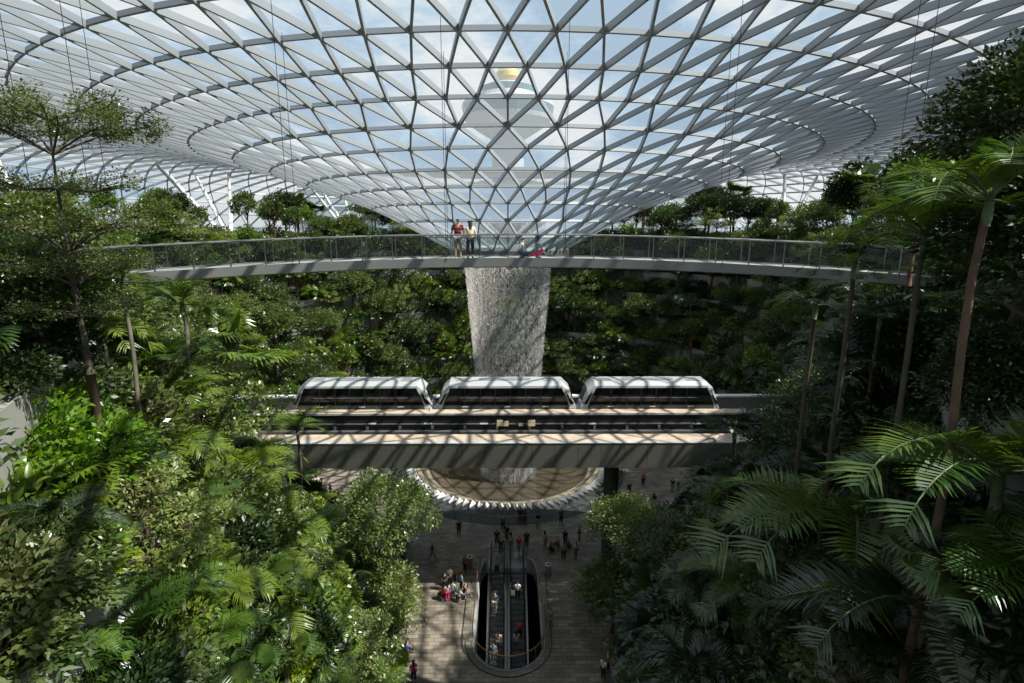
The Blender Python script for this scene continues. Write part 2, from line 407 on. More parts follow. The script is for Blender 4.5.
pool_edge = [(AX[0] + 11.0 * math.cos(2 * PI * i / 96), AX[1] + 11.0 * math.sin(2 * PI * i / 96)) for i in range(96)]
o = fill_hole('floor', circ, [void_outline(), pool_edge], 0, M['pavers']); o['kind'] = 'structure'
mat('outside_ground', (.16, .18, .15), .9, vary=(.02, .4))
mb = MB(); mb.lathe([(75.0, 0), (900, 0)], 96, AX); o = mb.build('floor', M['outside_ground']); o['kind'] = 'structure'

# glass balustrade on the rim of the upper floor, far half
bal = empty('rim_balustrade', (0, 90, L5), 0, 'long glass and steel balustrade along the far rim of the upper garden', 'railing')
gl = MB(); rl = []; q = 0
for u in [x * .25 for x in range(-44, 45)]:
    if abs(u) < 4.0: continue
    p = surf_xy(u, 1.03)
    rl.append((u, p))
for (u, p), (u2, p2) in zip(rl, rl[1:]):
    if u2 - u > .3: continue
    gl.add([(p.x, p.y - 90, .12), (p2.x, p2.y - 90, .12), (p2.x, p2.y - 90, 1.05), (p.x, p.y - 90, 1.05)], [(0, 1, 2, 3)])
gl.build('glass_screen', M['rail_glass'], bal)
for k_, seg in enumerate(([x for x in rl if x[0] < 0], [x for x in rl if x[0] > 0])):
    mb = MB(); mb.tube([(p.x, p.y - 90, 1.1) for u, p in seg], .035, 6); mb.build('handrail', M['rail_steel'], bal)
mbp = None
for i, (u, p) in enumerate(rl[::2]):
    mb = MB(); mb.box(p.x - .025, p.x + .025, p.y - 90.025, p.y - 89.975, 0, 1.1); mb.build('post', M['rail_steel'], bal)

# ================================================================== sky bridge
def bY(X): return 24.0 - .0148 * X * X
def bZ(X): return 27.1 - .35 * (X / 13.0) ** 2
bridge = empty('sky_bridge', (0, 24, 27), 0, 'long slim grey footbridge with glass sides hung across the valley in front of the funnel', 'bridge')
BO = Vector((0, 24, 27)); BW = 2.8
def bpt(X, off, dz):      # off = distance beyond the near edge
    dydx = -.0296 * X; nrm = Vector((-dydx, 1, 0)).normalized()
    return Vector((X, bY(X), bZ(X) + dz)) + nrm * off - BO
xs = [-23 + i * .5 for i in range(93)]
sec = [(0, 0), (0, -.38), (.6, -.46), (BW - .6, -.46), (BW, -.38), (BW, 0), (BW - .12, 0.0), (BW - .12, -.06), (.12, -.06), (.12, 0)]
mb = MB(); V = [bpt(x, a, b_) for x in xs for a, b_ in sec]; ns = len(sec)
fs = []; mi = []
for i in range(len(xs) - 1):
    for j in range(ns): fs.append((i * ns + j, (i + 1) * ns + j, (i + 1) * ns + (j + 1) % ns, i * ns + (j + 1) % ns))
mb.add(V, fs); o = mb.build('deck_girder', M['fascia_metal'], bridge, recalc=True)
mb = MB(); mb.add([bpt(x, a, -.055) for x in xs for a in (.13, BW - .13)], [(2 * i, 2 * i + 1, 2 * i + 3, 2 * i + 2) for i in range(len(xs) - 1)])
mb.build('walkway', M['walk_grey'], bridge)
for off in (.07, BW - .07):
    mb = MB(); pts = [bpt(x, off, .02) for x in xs] + [bpt(x, off, .93) for x in xs]; n = len(xs)
    mb.add(pts, [(i, i + 1, n + i + 1, n + i) for i in range(n - 1)]); mb.build('glass_side', M['rail_glass'], bridge)
    mb = MB(); mb.tube([bpt(x, off, 1.0) for x in xs], .032, 8); mb.build('handrail', M['rail_steel'], bridge, smooth=True)
    for i in range(37):
        X = -22.5 + i * 1.25
        mb = MB(); a = bpt(X, off, 0); mb.beam(a, a + Vector((0, 0, 1.0)), Vector((1, 0, 0)), Vector((0, 1, 0)), .035, .06); mb.build('post', M['rail_steel'], bridge)
for X in (-16.8, -15.3, -9, -2.7, 2.5, 9, 15, 17.6):
    where = 'left' if X < 0 else 'right'
    for off, wn in ((-.02, 'near'), (BW + .02, 'far')):
        if abs(X) > 16 and off > 0: continue
        a = bpt(X, off, -.1) + BO; r_ = math.hypot(a.x, a.y - AX[1]); zt = roof_z(r_) - .3
        mb = MB(); mb.tube([(0, 0, 0), (0, 0, zt - a.z)], .012, 5)
        o = mb.build('hanger_cable', M['dark_metal']); o.location = a
        dist = {2.7: 'beside the funnel foot', 2.5: 'beside the funnel foot', 9: 'midway out', 15.3: 'near the trees', 15: 'near the trees', 16.8: 'outermost', 17.6: 'outermost'}[abs(X)]
        tag(o, f'thin {wn}-edge cable of the footbridge, {where} side, {dist}', 'cable', 'footbridge hanger cables')

# ================================================================== guideway and train
gw = empty('elevated_guideway', (0, 42, 12), 0, 'concrete and metal train viaduct crossing the valley in front of the pool', 'viaduct')
GO = Vector((0, 42, 12)); GX = 34.0
zA = atY(508, 443, 37).z; zB = atY(508, 468, 37).z; yL = atz(508, 434, zA).y
zC = atY(508, 413, 42).z; zbed = zB + .35
def gbox(name, x0, x1, y0, y1, z0, z1, mt, par=gw):
    mb = MB(); mb.box(x0 - GO.x, x1 - GO.x, y0 - GO.y, y1 - GO.y, z0 - GO.z, z1 - GO.z); return mb.build(name, mt, par)
gbox('near_girder', -GX, GX, 37.06, yL, zB + .02, zA - .03, M['black'])
np_ = 40; pw = 2 * GX / np_
for i in range(np_):
    gbox('fascia_panel', -GX + i * pw + .012, -GX + (i + 1) * pw - .012, 37.0, 37.08, zB, zA - .05, M['girder_panel'])
gbox('coping', -GX, GX, 36.97, 37.5, zA - .05, zA, M['walk_grey'])
gbox('walkway', -GX, GX, 37.5, yL, zA - .05, zA - .012, M['walk_tan'])
gbox('track_bed', -GX, GX, yL, 47.6, zB, zbed, M['black'])
gbox('trough_wall', -GX, GX, 41.95, 42.12, zbed, zC - .08, M['dark_metal'])
gbox('service_walkway', -GX, GX, 41.9, 42.95, zC - .09, zC, M['walk_tan'])
gbox('walkway_edge', -GX, GX, 41.86, 42.0, zC - .14, zC + .02, M['walk_grey'])
zr = atY(508, 430.5, 41.6).z
gbox('running_beam', -GX, GX, 41.35, 41.75, zbed, zr, M['rail_steel'])
gbox('running_beam', -GX, GX, 39.6, 40.0, zbed, zbed + .3, M['rail_steel'])
gbox('cable_conduit', -GX, GX, 41.88, 41.95, zC - .95, zC - .86, M['steel_grey'])
for i in range(26):
    x = -GX + 1.3 + i * 2.65
    gbox('conduit_bracket', x - .09, x + .09, 41.7, 41.95, zr + .05, zr + .32, M['rail_steel'])
for x_, w_, h_ in ((500, 6, 6), (506, 5, 5), (521, 4.5, 3), (531.5, 7.5, 6)):
    a = atY(x_ - w_ / 2, 426 , 41.84); b_ = atY(x_ + w_ / 2, 426 - h_, 41.84)
    gbox('sign_plate', a.x, b_.x, 41.8, 41.84, a.z, b_.z, M['sign_tan'])
for x_ in (372, 428, 592, 484, 697):
    a = atY(x_ - 4, 424.2, 41.84); b_ = atY(x_ + 4, 423, 41.84)
    gbox('light_fitting', a.x, b_.x, 41.78, 41.84, a.z, b_.z, M['column_white'])
gbox('far_parapet', -GX, GX, 47.3, 47.6, zB, zC - .35, M['fascia_metal'])
gbox('parapet_coping', -GX, GX, 47.2, 47.75, zC - .35, zC - .2, M['column_white'])
for i in range(14):
    x = -28 + i * 4.3
    gbox('guide_post', x - .04, x + .04, 42.5, 42.58, zC, zC + .28, M['rail_steel'])
for cx, lab in ((atY(611, 480, 41.5).x, 'round dark concrete pier under the viaduct right of the pool'), (-18.5, 'round concrete pier under the left end of the viaduct, behind the foliage'),
                ):
    mb = MB(); mb.lathe([(.62, 0), (.62, zB - .9), (1.0, zB - .3), (1.0, zB)], 20); o = mb.build('viaduct_pier', M['concrete_dark'], smooth=False); o.location = (cx, 41.5, 0); tag(o, lab, 'pier', 'viaduct piers')
mb = MB(); mb.lathe([(.55, 0), (.55, 3.2), (.62, 3.25), (.62, 3.4), (0, 3.4)], 20); o = mb.build('vent_column', M['concrete'], smooth=False); p = atz(403, 543); o.location = p
tag(o, 'short round grey column on the plaza beside the left light green tree', 'column')

z0t = zbed + .25
def make_train_car():
    root = empty('train_car', (0, 0, 0))
    zt = 15.86 - z0t       # top of roof above car bottom
    hl = 5.86
    def section(zmax):
        return [(-1.30, 0), (-1.38, .25), (-1.40, 1.2), (-1.36, min(zmax * .80, 2.45)), (-1.12, min(zmax * .93, zt - .22)), (-.75, zmax), (.75, zmax), (1.12, min(zmax * .93, zt - .22)), (1.36, min(zmax * .80, 2.45)), (1.40, 1.2), (1.38, .25), (1.30, 0)]
    st = [(-hl, 2.05, .80), (-hl + .12, 2.25, .90), (-hl + .55, zt * .86, .96), (-hl + 1.15, zt, 1), (0, zt, 1), (hl - 1.15, zt, 1), (hl - .55, zt * .86, .96), (hl - .12, 2.25, .90), (hl, 2.05, .80)]
    mb = MB(); V = []; k = 12
    for x, zm, sy in st:
        for y, z in section(zm): V.append((x, y * sy, z))
    fs = []; mi = []
    mb.add(V, [(i * k + j, i * k + (j + 1) % k, (i + 1) * k + (j + 1) % k, (i + 1) * k + j) for i in range(len(st) - 1) for j in range(k)] + [tuple(range(k - 1, -1, -1)), tuple((len(st) - 1) * k + j for j in range(k))])
    mb.build('body', M['train_white'], root, recalc=True)
    zs0, zs1 = 13.0 - z0t, 15.3 - z0t
    ztop = 15.45 - z0t; zmid = 14.0 - z0t
    for sy in (-1, 1):
        yy = 1.415 * sy; y2 = 1.40 * sy
        # long side glazing, slanting ends
        mb = MB(); P = [(-hl + .45, zmid), (hl - .75, zmid), (hl - 1.45, ztop), (-hl + .85, ztop)] if sy < 0 else [(-hl + .75, zmid), (hl - .45, zmid), (hl - .85, ztop), (-hl + 1.45, ztop)]
        P = [(-hl + .62, zmid), (hl - .62, zmid), (hl - 1.22, ztop), (-hl + 1.22, ztop)]
        V = [(x, y2 + .0 * sy, z) for x, z in P] + [(x, yy + (-.035 * sy if z > 2 else .0), z) for x, z in P]
        V = [(x, 1.30 * sy, z) for x, z in P] + [(x, (1.425 if i < 2 else 1.40) * sy, z) for i, (x, z) in enumerate(P)]
        mb.add(V, [(0, 1, 2, 3), (7, 6, 5, 4), (0, 4, 5, 1), (1, 5, 6, 2), (2, 6, 7, 3), (3, 7, 4, 0)]); gl = mb.build('side_window', M['train_glass'], root, recalc=True)
        for x in (-3.4, -2.1, -.9, .35, 1.6, 2.9):
            m2 = MB(); m2.box(x - .03, x + .03, min(1.41 * sy, 1.435 * sy), max(1.41 * sy, 1.435 * sy), zmid, ztop); m2.build('mullion', M['dark_metal'], gl)
        m2 = MB(); m2.box(-3.9, 3.9, min(1.40 * sy, 1.435 * sy), max(1.40 * sy, 1.435 * sy), zmid + .62, zmid + .66); m2.build('transom', M['train_recess'], gl)
        mb = MB(); P = [(-hl + .5, .2), (hl - .5, .2), (hl - .60, zmid - .02), (-hl + .60, zmid - .02)]
        V = [(x, 1.3 * sy, z) for x, z in P] + [(x, 1.42 * sy, z) for x, z in P]
        mb.add(V, [(0, 1, 2, 3), (7, 6, 5, 4), (0, 4, 5, 1), (1, 5, 6, 2), (2, 6, 7, 3), (3, 7, 4, 0)]); lp = mb.build('lower_panel', M['train_lower'], root, recalc=True)
        for x in (-3.4, .1, 3.3):
            m2 = MB(); m2.box(x - .25, x + .25, min(1.42 * sy, 1.43 * sy), max(1.42 * sy, 1.43 * sy), zmid - .16, zmid - .1); m2.build('marking', M['column_white'], lp)
    for sx in (-1, 1):
        # quarter window and windscreen
        for sy in (-1, 1):
            mb = MB(); P = [(hl - .50, 14.05 - z0t + .02), (hl - .16, 14.05 - z0t + .02), (hl - .26, 2.28), (hl - .92, 15.2 - z0t)]
            V = [(x * sx, (1.24 if i in (0, 3) else 1.1) * sy, z) for i, (x, z) in enumerate(P)] + [(x * sx, (1.40 if i in (0, 3) else 1.29) * sy, z) for i, (x, z) in enumerate(P)]
            mb.add(V, [(0, 1, 2, 3), (7, 6, 5, 4), (0, 4, 5, 1), (1, 5, 6, 2), (2, 6, 7, 3), (3, 7, 4, 0)]); mb.build('quarter_window', M['train_glass'], root, recalc=True)
        mb = MB(); a = (hl - .50, zt * .86); b_ = (hl - .10, 2.22)
        mb.add([(a[0] * sx, -.66, a[1] + .03), (a[0] * sx, .66, a[1] + .03), ((b_[0] + .04) * sx, .60, b_[1]), ((b_[0] + .04) * sx, -.60, b_[1]), (a[0] * sx, -.66, a[1] - .12), (a[0] * sx, .66, a[1] - .12), ((b_[0] - .1) * sx, .60, b_[1] - .1), ((b_[0] - .1) * sx, -.60, b_[1] - .1)],
               [(0, 1, 2, 3), (7, 6, 5, 4), (0, 4, 5, 1), (1, 5, 6, 2), (2, 6, 7, 3), (3, 7, 4, 0)]); mb.build('windscreen', M['train_glass'], root, recalc=True)
        mb = MB(); mb.box(min(3.2 * sx, 4.2 * sx), max(3.2 * sx, 4.2 * sx), -.65, .35, zt, zt + .05); h_ = mb.build('roof_hatch', M['train_roof'], root)
        m2 = MB(); m2.box(min(3.3 * sx, 4.1 * sx), max(3.3 * sx, 4.1 * sx), -.5, .2, zt + .05, zt + .06); m2.build('grille', M['train_recess'], h_)
    mb = MB(); mb.prism([(-2.1, -.45), (1.9, -.45), (2.1, -.3), (2.1, .2), (1.9, .35), (-2.1, .35), (-2.3, .2), (-2.3, -.3)], zt, zt + .04); mb.build('roof_recess', M['train_recess'], root)
    mb = MB(); mb.box(-5.1, 5.1, -1.1, 1.1, -.25, .02); mb.build('underframe', M['black'], root)
    return root
Yt = 43.0 + 1.42
car0 = make_train_car(); index_kids(None)
carpos = [(293, 428), (437, 575), (583, 720)]
clabs = ['white and black driverless train car at the left end, its nose by the palm', 'white and black driverless train car in the middle, in front of the waterfall', 'white and black driverless train car at the right end, its nose toward the dark palms']
for i, (a, b_) in enumerate(carpos):
    c = car0 if i == 0 else copy_tree(car0)
    xm = (atY(a, 400, 43).x + atY(b_, 400, 43).x) / 2
    c.location = (xm, Yt, z0t); tag(c, clabs[i], 'train', 'driverless train cars')
for a, b_, l in ((428, 437, 'dark coupling gangway joining the left and middle train cars'), (575, 583, 'dark coupling gangway joining the middle and right train cars')):
    xa, xb = atY(a, 400, 44.4).x, atY(b_, 400, 44.4).x
    mb = MB(); mb.box(xa - .15, xb + .15, -.35, .35, .3, .75); mb.box(xa, xb, -.5, .5, 1.55, 1.66, 1); mb.tube([(xa - .2, 0, .2), (xb + .2, 0, .2)], .09, 8)
    o = mb.build('coupler', [M['dark_metal'], M['column_white']]); o.location = (0, Yt, z0t); tag(o, l, 'coupler', 'train couplers')

# ================================================================== rain pool and waterfall
pool = empty('rain_pool', (AX[0], AX[1], 0), 0, 'large round sunken pool with a zigzag ring of white petals under the waterfall', 'pool')
mb = MB(); mb.lathe([(10.7, .62), (9.6, .1), (8.0, -.7), (5.5, -1.5), (3, -1.9), (0, -2)], 96); mb.build('basin', M['bowl'], pool, smooth=True)
mb = MB(); mb.lathe([(10.65, .6), (10.65, .78), (11.15, .82), (11.15, .6)], 96); mb.build('rim', M['bowl_ring'], pool)
mb = MB(); mb.lathe([(10.0, .30), (9.9, .33), (9.6, .16), (9.6, .10)], 96); mb.build('basin_ring', M['bowl_ring'], pool)
mb = MB(); mb.lathe([(11.1, .62), (11.9, .5), (13.9, .02), (13.9, -.02)], 72); mb.build('skirt', M['skirt'], pool)
NPET = 96
mb = MB()
pa = 2 * PI / NPET
r0, r1 = 11.15, 12.35
V = [(r0 * math.cos(-pa * .5), r0 * math.sin(-pa * .36), .60), (r0 * math.cos(pa * .36), r0 * math.sin(pa * .36), .60), (r1, 0, .78), (11.5, 0, 1.15), (r1 * .99, 0, .55)]
mb.add(V, [(0, 3, 1), (0, 2, 3), (1, 3, 2), (0, 1, 4), (0, 4, 2), (1, 2, 4)])
pet = mb.build('petal', M['petal_white'], pool, recalc=True)
for i in range(1, NPET):
    c = pet.copy(); COL.objects.link(c); c.parent = pool; c.rotation_euler = (0, 0, i * pa)
barr = empty('pool_barrier', (AX[0], AX[1], 0), 0, 'low circular glass barrier with a thin rail around the rain pool', 'barrier')
mb = MB(); mb.lathe([(14.0, .05), (14.0, 1.0)], 96); mb.build('glass_screen', M['void_glass'], barr)
mb = MB(); mb.tube([(14 * math.cos(2 * PI * i / 96), 14 * math.sin(2 * PI * i / 96), 1.03) for i in range(97)], .028, 6, cap=False); mb.build('handrail', M['rail_steel'], barr)
mb = MB(); mb.box(13.98, 14.02, -.02, .02, 0, 1.0); ps = mb.build('post', M['rail_steel'], barr)
for i in range(1, 48):
    c = ps.copy(); COL.objects.link(c); c.parent = barr; c.rotation_euler = (0, 0, i * 2 * PI / 48)
# falling water: thousands of separate falling streaks
rng = np.random.default_rng(5)
def streaks(n, seed):
    rng = np.random.default_rng(seed)
    th_ = rng.uniform(0, 2 * PI, n); tt = rng.uniform(0, 1, n)
    z = 25.2 - 26.2 * tt
    rad = 4.98 - 1.2 * np.clip((25.2 - z) / 14.5, 0, 1) ** 1.0 - .45 * np.clip((10.7 - z) / 11, 0, 1)
    rad = rad * (1 - .10 * rng.random(n) ** 2) + rng.normal(0, .05, n)
    rad = rad * (1 + .012 * np.sin(th_ * 17) + .01 * np.sin(th_ * 41))
    L = rng.uniform(.10, .42, n) * (1 + 1.2 * tt); W = rng.uniform(.011, .027, n)
    cx = AX[0] + rad * np.cos(th_); cy = AX[1] + rad * np.sin(th_)
    V = np.zeros((n, 6, 3)); 
    V[:, 0] = np.c_[cx, cy, z + L / 2]; V[:, 5] = np.c_[cx, cy, z - L / 2]
    for k in range(4):
        a = k * PI / 2; V[:, 1 + k] = np.c_[cx + W * math.cos(a), cy + W * math.sin(a), z - L * .12]
    F = np.array([(0, 1, 2), (0, 2, 3), (0, 3, 4), (0, 4, 1), (5, 2, 1), (5, 3, 2), (5, 4, 3), (5, 1, 4)])
    return V.reshape(-1, 3), (F[None] + 6 * np.arange(n)[:, None, None]).reshape(-1, 3)
def np_object(name, V, F, mats, parent=None, midx=None, smooth=False):
    me = bpy.data.meshes.new(name); nf, k = F.shape
    me.vertices.add(len(V)); me.vertices.foreach_set('co', V.astype(np.float32).ravel())
    me.loops.add(nf * k); me.loops.foreach_set('vertex_index', F.astype(np.int32).ravel())
    me.polygons.add(nf); me.polygons.foreach_set('loop_start', (np.arange(nf) * k).astype(np.int32)); me.polygons.foreach_set('loop_total', np.full(nf, k, np.int32))
    for m_ in mats: me.materials.append(m_)
    if midx is not None: me.polygons.foreach_set('material_index', midx.astype(np.int32))
    me.update(calc_edges=True); me.validate()
    o = bpy.data.objects.new(name, me); COL.objects.link(o); o.parent = parent; return o
V, F = streaks(52000, 5)
wf = np_object('waterfall', V, F, [M['falling_water']]); tag(wf, 'white curtain of water falling from the funnel oculus into the round pool', 'waterfall', kind='stuff')
# splashing water sheet in the basin
mat('pool_water', (.065, .054, .038), .15, spec=.6, bump=(5, .5))
mb = MB(); mb.lathe([(7.4, -.92), (0, -.92)], 64); mb.build('water_surface', M['pool_water'], pool)
mb = MB(); mb.lathe([(10.9, .6), (10.9, -2.4), (0, -2.4)], 48); mb.build('pit', M['concrete_dark'], pool)

# ================================================================== escalator void
vo = void_outline()
def band(name, z0, z1, mt, grow0=0, grow1=0, parent=None):
    a = void_outline(grow0); b_ = void_outline(grow1); n = len(a); mb = MB()
    mb.add([(x, y, z0) for x, y in a] + [(x, y, z1) for x, y in b_], [(i, (i + 1) % n, n + (i + 1) % n, n + i) for i in range(n)]); return mb.build(name, mt, parent)
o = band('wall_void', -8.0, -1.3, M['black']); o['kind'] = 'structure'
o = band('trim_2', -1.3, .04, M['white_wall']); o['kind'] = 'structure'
o = band('trim_3', .045, .045, M['steel_white'], 0, .16); o['kind'] = 'structure'
mb = MB(); mb.add([(x, y, -8) for x, y in vo], [tuple(range(len(vo)))]); o = mb.build('floor', M['dark_metal']); o['kind'] = 'structure'
vr = empty('void_railing', (0, 36, 0), 0, 'oval glass railing with a copper handrail around the escalator opening', 'railing')
vg = void_outline(.10); VY = 36
def ok_gap(p): return not (p[1] > 42.0 and abs(p[0]) < 2.3)
mb = MB(); n = len(vg)
for i in range(n):
    a, b_ = vg[i], vg[(i + 1) % n]
    if ok_gap(a) and ok_gap(b_): mb.add([(a[0], a[1] - VY, .05), (b_[0], b_[1] - VY, .05), (b_[0], b_[1] - VY, 1.08), (a[0], a[1] - VY, 1.08)], [(0, 1, 2, 3)])
mb.build('glass_screen', M['void_glass'], vr)
seq = [p for p in vg if ok_gap(p)]
k0 = max(range(len(seq)), key=lambda i: math.dist(seq[i], seq[(i + 1) % len(seq)]) if abs(seq[i][1] - seq[(i+1) % len(seq)][1]) < 1 and seq[i][1] > 41 else 0)
seq = seq[k0 + 1:] + seq[:k0 + 1]
mb = MB(); mb.tube([(x, y - VY, 1.12) for x, y in seq], .04, 8); mb.build('handrail', M['copper'], vr, smooth=True)
for p in seq[::3]:
    mb = MB(); mb.box(p[0] - .02, p[0] + .02, p[1] - VY - .02, p[1] - VY + .02, 0, 1.1); mb.build('post', M['rail_steel'], vr)
vg2 = void_outline(.62)
mb = MB(); mb.tube([(x, y - VY, .03) for x, y in vg2 if y < 41.5 and True], .03, 6); mb.build('floor_channel', M['dark_metal'], vr)
def make_escalator():
    root = empty('escalator', (0, 0, 0))
    yt, ang = 41.2, math.radians(30); run, rise = .36, .208
    prof = []
    mb = MB(); mb.box(-.52, .52, yt, 43.6, -.06, .02); lp = mb.build('landing_plate', M['rail_steel'], root)
    mb = MB(); mb.box(-.5, .5, 0, run + .03, -.22, 0); 
    for k in range(9): mb.box(-.48 + k * .115, -.44 + k * .115, .02, run, 0, .012, 1)
    mb.box(-.5, .5, -.01, .03, -.21, .005, 1)
    s0 = None
    for k in range(36):
        if s0 is None: s = mb.build('step', [M['dark_metal'], M['steel_grey']], root); s0 = s
        else: s = s0.copy(); COL.objects.link(s); s.parent = root
        s.location = (0, yt - (k + 1) * run, -rise * max(0, k - .0))
    L = 36 * run
    for sx in (-1, 1):
        side = 'balustrade'
        P = [(43.9, .0), (43.9, .6), (43.6, .92), (yt, .95), (yt - L, .95 - L * rise / run), (yt - L, -.35 - L * rise / run), (yt, -.35), (43.6, -.3)]
        mb = MB(); x0, x1 = sorted((sx * .56, sx * .60)); V = [(x0, a, b_) for a, b_ in P] + [(x1, a, b_) for a, b_ in P]; k = len(P)
        mb.add(V, [tuple(range(k)), tuple(range(2 * k - 1, k - 1, -1))] + [(i, (i + 1) % k, k + (i + 1) % k, k + i) for i in range(k)])
        b0 = mb.build('balustrade', M['skirt'], root, recalc=True)
        mb = MB(); mb.tube([(sx * .58, 43.75, .12), (sx * .58, 43.98, .35), (sx * .58, 43.95, .75), (sx * .58, 43.65, .97), (sx * .58, yt, 1.0), (sx * .58, yt - L, 1.0 - L * rise / run)], .045, 8); mb.build('handrail', M['black'], b0, smooth=True)
        mb = MB(); x0, x1 = sorted((sx * .60, sx * .80))
        V = []
        for x in (x0, x1): V += [(x, 43.9, .05), (x, yt, .05), (x, yt - L, .05 - L * rise / run), (x, yt - L, -.5 - L * rise / run), (x, yt, -.5), (x, 43.9, -.3)]
        mb.add(V, [(0, 1, 4, 5), (1, 2, 3, 4), (11, 10, 7, 6), (10, 9, 8, 7), (0, 6, 7, 1), (1, 7, 8, 2), (5, 4, 10, 11), (4, 3, 9, 10)])
        mb.build('outer_decking', M['rail_steel'], root, recalc=True)
    mb = MB(); V = []
    for x in (-.55, .55): V += [(x, yt, -.3), (x, yt - L, -.3 - L * rise / run), (x, yt - L, -1.1 - L * rise / run), (x, yt, -1.1)]
    mb.add(V, [(0, 1, 5, 4), (3, 7, 6, 2), (0, 3, 2, 1), (4, 5, 6, 7)]); mb.build('truss_casing', M['black'], root)
    return root
esc = make_escalator(); index_kids(None); esc.location = (-.93, 0, 0); tag(esc, 'left escalator of the pair descending into the oval opening', 'escalator', 'twin escalators')
e2 = copy_tree(esc); e2.location = (.73, 0, 0); tag(e2, 'right escalator of the pair, beside the steel divider', 'escalator', 'twin escalators')
for x_, y_, l in ((470, 563, 'round steel litter bin left of the escalator opening'), (548, 571, 'round steel litter bin right of the escalator opening')):
    p = atz(x_, y_ + 4)
    root = empty('litter_bin', p, 0, l, 'bin', 'litter bins')
    mb = MB(); mb.lathe([(.24, 0), (.27, .05), (.27, .95)], 20); mb.build('drum', M['bin_metal'], root, smooth=True)
    mb = MB(); mb.lathe([(.27, .95), (.29, 1.02), (.19, 1.03), (.17, .93)], 20); mb.build('lid_ring', M['column_white'], root, smooth=True)

# ================================================================== outside: control tower and terminal
tw = empty('control_tower', (atY(508, 200, 190).x, 190, 0), 0, 'airport control tower with a gold top seen through the funnel glass', 'tower')
def tl(pts, name, mt, n=32):
    mb = MB(); sc0 = []
    for xo, y_ in pts: sc0.append((xo * 190 / 540 / math.cos(PITCH) * .985, atY(508, y_, 190).z))
    mb.lathe(sc0, n); return mb.build(name, mt, tw, smooth=False)
tl([(17, 300), (16, 200), (15, 150), (15, 128)], 'shaft', M['tower_white'])
tl([(15, 140), (30, 130), (40, 122), (41, 118)], 'lower_cone', M['tower_white'])
tl([(41, 118), (43, 108)], 'lower_windows', M['tower_glass'])
tl([(43, 108), (42, 104), (28, 99), (26, 95)], 'roof_terrace', M['tower_white'])
tl([(24, 95), (24, 88)], 'cab_windows', M['tower_glass'])
tl([(20, 88), (18, 85), (10, 83)], 'cab_roof', M['tower_white'])
tl([(9, 84), (11, 78), (10.5, 73), (8, 69), (4, 66.5), (0, 66)], 'radome', M['tower_gold'])
tb = empty('terminal_building', (0, 165, 0), 0, 'long white banded terminal building beyond the glass funnel', 'building')
zt0 = atY(508, 172, 165).z
mb = MB(); mb.box(-62, 62, 0, 14, 0, zt0); mb.build('wall', M['building_white'], tb)
for i in range(5):
    z1_ = zt0 - 1.6 - i * 3.6
    mb = MB(); mb.box(-60, 60, -.15, 0, z1_ - 1.7, z1_); mb.build('window_band', M['building_glass'], tb)
mb = MB(); mb.box(-64, 64, -1.2, 15, zt0, zt0 + .8); mb.build('roof', M['tower_white'], tb)

# ================================================================== plants: prototype meshes
def rot_from(d, up):      # arrays: d = leaf direction, up = approximate normal
    d = d / (np.linalg.norm(d, axis=1, keepdims=True) + 1e-9)
    s_ = np.cross(d, up); s_ /= (np.linalg.norm(s_, axis=1, keepdims=True) + 1e-9)
    n_ = np.cross(s_, d); return d, s_, n_
def leaf_cards(c, d, up, L, W, fine=False):
    d, s_, n_ = rot_from(d, up); L = L[:, None]; W = W[:, None]; n = len(c)
    if not fine:
        V = np.stack([c, c + d * L * .45 + s_ * W * .5 + n_ * L * .06, c + d * L - n_ * L * .12, c + d * L * .45 - s_ * W * .5 + n_ * L * .06], 1)
        F = np.array([(0, 1, 2, 3)]); return V.reshape(-1, 3), (F[None] + 4 * np.arange(n)[:, None, None]).reshape(-1, 4)
    V = np.stack([c, c + d * L * .3 + s_ * W * .48 + n_ * L * .07, c + d * L * .68 + s_ * W * .36 + n_ * L * .0, c + d * L - n_ * L * .2,
                  c + d * L * .68 - s_ * W * .36 + n_ * L * .0, c + d * L * .3 - s_ * W * .48 + n_ * L * .07, c + d * L * .35 + n_ * L * .0, c + d * L * .7 - n_ * L * .06], 1)
    F = np.array([(0, 1, 2, 7), (7, 2, 3, 3), (0, 7, 4, 5), (7, 3, 4, 4)]); F = np.array([(0, 6, 2, 1), (6, 7, 3, 2), (0, 5, 4, 6), (6, 4, 3, 7)])
    return V.reshape(-1, 3), (F[None] + 8 * np.arange(n)[:, None, None]).reshape(-1, 4)
def clumps_to_leaves(rng, C, R, per, leaf, aspect=.5, up=.5, centre=None, fine=False, droop=.25):
    k = len(C); idx = np.repeat(np.arange(k), per); n = len(idx)
    v = rng.normal(size=(n, 3)); v /= np.linalg.norm(v, axis=1, keepdims=True); v[:, 2] = np.where(v[:, 2] < 0, v[:, 2] * .55, v[:, 2])
    rr = rng.uniform(.35, 1, n) ** .6; p = C[idx] + v * (R[idx] * rr)[:, None]
    d = v + rng.normal(0, .45, (n, 3)); d[:, 2] -= droop
    if centre is not None:
        o = p - centre; o /= np.linalg.norm(o, axis=1, keepdims=True) + 1e-9; d += o * .6
    upv = np.tile([0, 0, 1.0], (n, 1)) * up + v * .6 + rng.normal(0, .35, (n, 3))
    L = leaf * rng.uniform(.7, 1.25, n); return leaf_cards(p, d, upv, L, L * aspect, fine)
def cat(parts):
    V = []; F = []; b = 0
    for v, f in parts: V.append(v); F.append(f + b); b += len(v)
    return np.concatenate(V), np.concatenate(F)
def tubes_mesh(name, tubes, mt, n=6):
    mb = MB()
    for pts, rad in tubes: mb.tube(pts, rad, n)
    return mb.mesh(name, mt, smooth=True)
